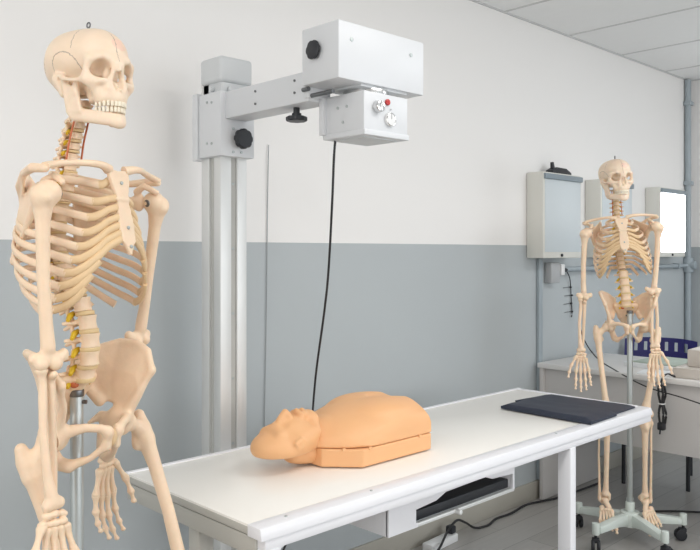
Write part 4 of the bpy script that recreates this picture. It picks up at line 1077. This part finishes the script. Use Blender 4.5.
box_thing('paper_stack', 'stack of white papers on the desk beside the beige box', 'paper', (3.70, 1.57, DT), (4.0, 1.83, DT + .022), 'paper', .001, R(-8))
box_thing('folder', 'pale green folder lying on top of the stack of white papers', 'folder', (3.72, 1.57, DT + .0225), (3.99, 1.80, DT + .030), 'green_paper', .001, R(-3))
box_thing('booklet', 'thin white booklet near the desk edge under the skeleton hand', 'booklet', (3.53, 1.56, DT), (3.67, 1.70, DT + .006), 'paper', .001, R(10))

# cords by the desk
m = MB(); m.sweep([(3.95, WALL_Y - .03, 1.10), (3.88, 2.19, .95), (3.76, 2.10, .84), (3.62, 1.95, .76), (3.52, 1.80, .722), (3.475, 1.62, .668), (3.47, 1.45, .640), (3.468, 1.28, .605), (3.47, 1.05, .56), (3.48, .8, .60), (3.51, .7, .70)], .0030, n=8, sub=8)
tag(m.build('slack_cord', 'cable'), 'thin dark cord sagging from the wall across the front of the desk', 'cord')
t = thing('coiled_cable', 'black cable tied in a bundle hanging over the desk front', 'cable', (3.46, 1.53, .715))
m = MB(); m.sweep([(.078, -.022, .005), (.062, -.012, .010), (.042, .000, .019), (.022, .012, .008), (.014, .02, -.02), (.012, .018, -.04)], .0042, n=8, sub=6); m.build('lead', 'cable', t)
m = MB()
for k in range(5):
    a = 2 * math.pi * k / 5; ox, oy = .008 * math.cos(a), .012 * math.sin(a)
    m.sweep([(.012 + ox, .018 + oy, -.03), (.012 + ox * 1.4, .016 + oy * 1.5, -.07), (.012 + ox * .7, .016 + oy * .7, -.115), (.012 + ox * 1.5, .014 + oy * 1.5, -.16), (.012 + ox, .014 + oy, -.205)], .0052, n=8)
m.build('bundle', 'cable', t)
m = MB(); m.torus((.012, .016, -.115), (0, 0, 1), .014, .003, n=18); m.build('tie', 'white_print', t)
m = MB(); m.box((-.004, .0, -.235), (.026, .032, -.20), .006).cyl((.010, .022, -.235), (.010, .024, -.255), .004, n=8); m.build('plug', 'black', t)

# blue chair behind the desk
CH = thing('office_chair', 'blue plastic chair standing behind the desk', 'chair', (4.33, 1.95, 0), R(-70))
def chair():
    # local: faces -y, back at +y
    m = MB()
    nx = 18; zc = .735
    bb = bmesh.new(); holes = [-.135, -.081, -.027, .027, .081, .135]
    def back_pt(u, v):
        xx = -.20 + .40 * u; zz = .655 + .125 * v - .012 * abs(2 * u - 1) ** 3; yy = .20 + .04 * v - .045 * (2 * u - 1) ** 2
        return Vector((xx, yy, zz))
    Nu, Nv = 45, 10; f = {}
    for i in range(Nu + 1):
        for j in range(Nv + 1): f[i, j] = bb.verts.new(back_pt(i / Nu, j / Nv))
    for i in range(Nu):
        for j in range(Nv):
            xx = -.20 + .40 * (i + .5) / Nu
            if any(abs(xx - h) < .009 for h in holes) and 4 <= j <= 7: continue
            bb.faces.new((f[i, j], f[i + 1, j], f[i + 1, j + 1], f[i, j + 1]))
    ext = bmesh.ops.solidify(bb, geom=bb.faces[:], thickness=.010)
    bmesh.ops.recalc_face_normals(bb, faces=bb.faces[:])
    me = bpy.data.meshes.new('backrest'); bb.to_mesh(me); bb.free(); me.materials.append(M['blue']); smooth(me, 40); mesh_obj('backrest', me, None, CH)
    m = MB(); m.box((-.20, -.21, .435), (.20, .20, .455), .010, seg=4); m.build('seat', 'blue', CH)
    for sx in (-1, 1):
        MB().sweep([(sx * .165, .15, 0.0), (sx * .165, .155, .20), (sx * .165, .18, .43), (sx * .165, .208, .60), (sx * .16, .216, .70)], .011, n=12, up=(1, 0, 0)).build('leg', 'black', CH)
        MB().sweep([(sx * .165, -.18, 0.0), (sx * .165, -.175, .20), (sx * .16, -.17, .435)], .011, n=12, up=(1, 0, 0)).build('leg', 'black', CH)
chair()

# floor cords under the table
m = MB(); m.sweep([(2.20, 2.02, .006), (2.42, 2.06, .006), (2.56, 2.10, .03), (2.68, 2.15, .06), (2.765, 2.165, .085), (2.84, 2.175, .055), (2.92, 2.18, .010), (3.00, 2.165, .006), (3.10, 2.19, .006), (3.22, 2.185, .006), (3.38, 2.205, .006), (3.49, 2.18, .006), (3.62, 2.15, .006), (4.0, 2.13, .006)], .0055, n=8, sub=8)
tag(m.build('floor_cord', 'cable'), 'black cord wandering along the floor beside the wall', 'cord')
t = thing('extension_block', 'white socket block with a black plug on the floor under the table', 'socket block', (2.65, 2.165, 0), R(4))
m = MB(); m.box((-.10, -.026, 0), (.10, .026, .036), .005); m.build('body', 'white_print', t)
m = MB(); m.box((.062, -.018, .0365), (.097, .018, .070), .006); m.build('plug', 'black', t)
m = MB(); m.sweep([(3.41, 2.01, .0045), (3.50, 1.93, .0045), (3.65, 1.78, .0045), (3.85, 1.62, .0045), (4.1, 1.2, .0045), (4.0, .8, .0045)], .005, n=8, sub=8)
tag(m.build('floor_cord', 'cable'), 'black cord crossing the floor behind the wheeled stand', 'cord')

# ------------------------------------------------------------------ the skeletons
near = dict(lean=(0, 0), twist=10, head=(-1, 0, -12, -.004, -.004),
    arm_l=dict(upper=(1, -11), fore=(-13, -10), hand=(-2, -3), turn=.2), arm_r=dict(upper=(0, 0), fore=(0, 6), hand=(0, 8), turn=.2, ulna=(7, 0)),
    leg_l=dict(upper=(13, 12), lower=(0, -8), foot=20, turn=.15), leg_r=dict(upper=(-5, 12), lower=(2, -4), foot=20, turn=.15))
far = dict(lean=(0, -5), twist=0, head=(0, 3, 14),
    arm_l=dict(upper=(-2, -1), fore=(0, 2), hand=(0, 3), turn=.1), arm_r=dict(upper=(3, 0), fore=(1, 2), hand=(-2, 3), turn=.1, ulna=(6, -2)),
    leg_l=dict(upper=(-4, 3), lower=(1, -3), foot=34, turn=.15, toe=.2), leg_r=dict(upper=(-1, 2), lower=(1, -1), foot=36, turn=.05, toe=-.05))
def place(x, y, rz, pose, label, slabel, base_rot, off=(0, .030)):
    build_skeleton((x, y, 0), rz, label, pose)
    skeleton_stand((x + off[0] * math.cos(rz) - off[1] * math.sin(rz), y + off[0] * math.sin(rz) + off[1] * math.cos(rz), 0), base_rot, slabel, top=1.026)
place(.662, 1.398, R(13), near, 'large near skeleton at the left end of the table', 'wheeled stand whose rod carries the near skeleton by the table end', R(40))
place(3.31, 1.63, R(-55), far, 'small distant skeleton facing us in front of the desk', 'pale wheeled stand with rod carrying the skeleton by the desk', R(170), (.012, .006))

# ------------------------------------------------------------------ light and camera
w = bpy.data.worlds.new('daylight'); S.world = w; w.use_nodes = True
bg = w.node_tree.nodes['Background']; bg.inputs[0].default_value = (.93, .97, 1, 1); bg.inputs[1].default_value = 1.1
def area(name, loc, target, sx, sy, power, col=(1, 1, 1)):
    l = bpy.data.lights.new(name, 'AREA'); l.shape = 'RECTANGLE'; l.size, l.size_y, l.energy, l.color = sx, sy, power, col
    o = bpy.data.objects.new(name, l); COL.objects.link(o); o.location = loc
    o.rotation_euler = (Vector(target) - Vector(loc)).to_track_quat('-Z', 'Y').to_euler(); return o
area('window_daylight', (1.5, YB + .03, 1.475), (1.5, 2.2, 1.475), 2.25, 1.4, 30, (1, .99, .98))
area('window_daylight', (4.07, YB + .03, 1.475), (4.07, 2.2, 1.475), 2.2, 1.4, 30, (.88, .945, 1))
area('window_daylight', (X0 + .03, .1, 1.55), (2, .1, 1.55), 2.7, 1.3, 37, (1, .985, .96))  # added light at the made-up near window, lifts faces turned to -x
for lx, ly, lp, lc in ((1.9, .35, 15, (1, .98, .95)), (4.0, .35, 13, (.93, .97, 1)), (-.5, .35, 12, (1, .97, .93))):
    area('added_ceiling_light', (lx, ly, CEIL_Z - .03), (lx, ly, 0), 1.2, .55, lp, lc)  # unseen ceiling lights, added to brighten table, floor and room

cam = bpy.data.cameras.new('camera'); co = bpy.data.objects.new('camera', cam); COL.objects.link(co)
co.location = (0, 0, EYE); co.rotation_euler = (R(90), 0, YAW - R(90))
cam.sensor_width = 36; cam.lens = F / 700 * 36; cam.shift_y = -(275 - Y0) / 700; cam.clip_start = .02
S.camera = co
S.view_settings.view_transform = 'Standard'; S.view_settings.look = 'None'; S.view_settings.gamma = 1; S.view_settings.exposure = .1
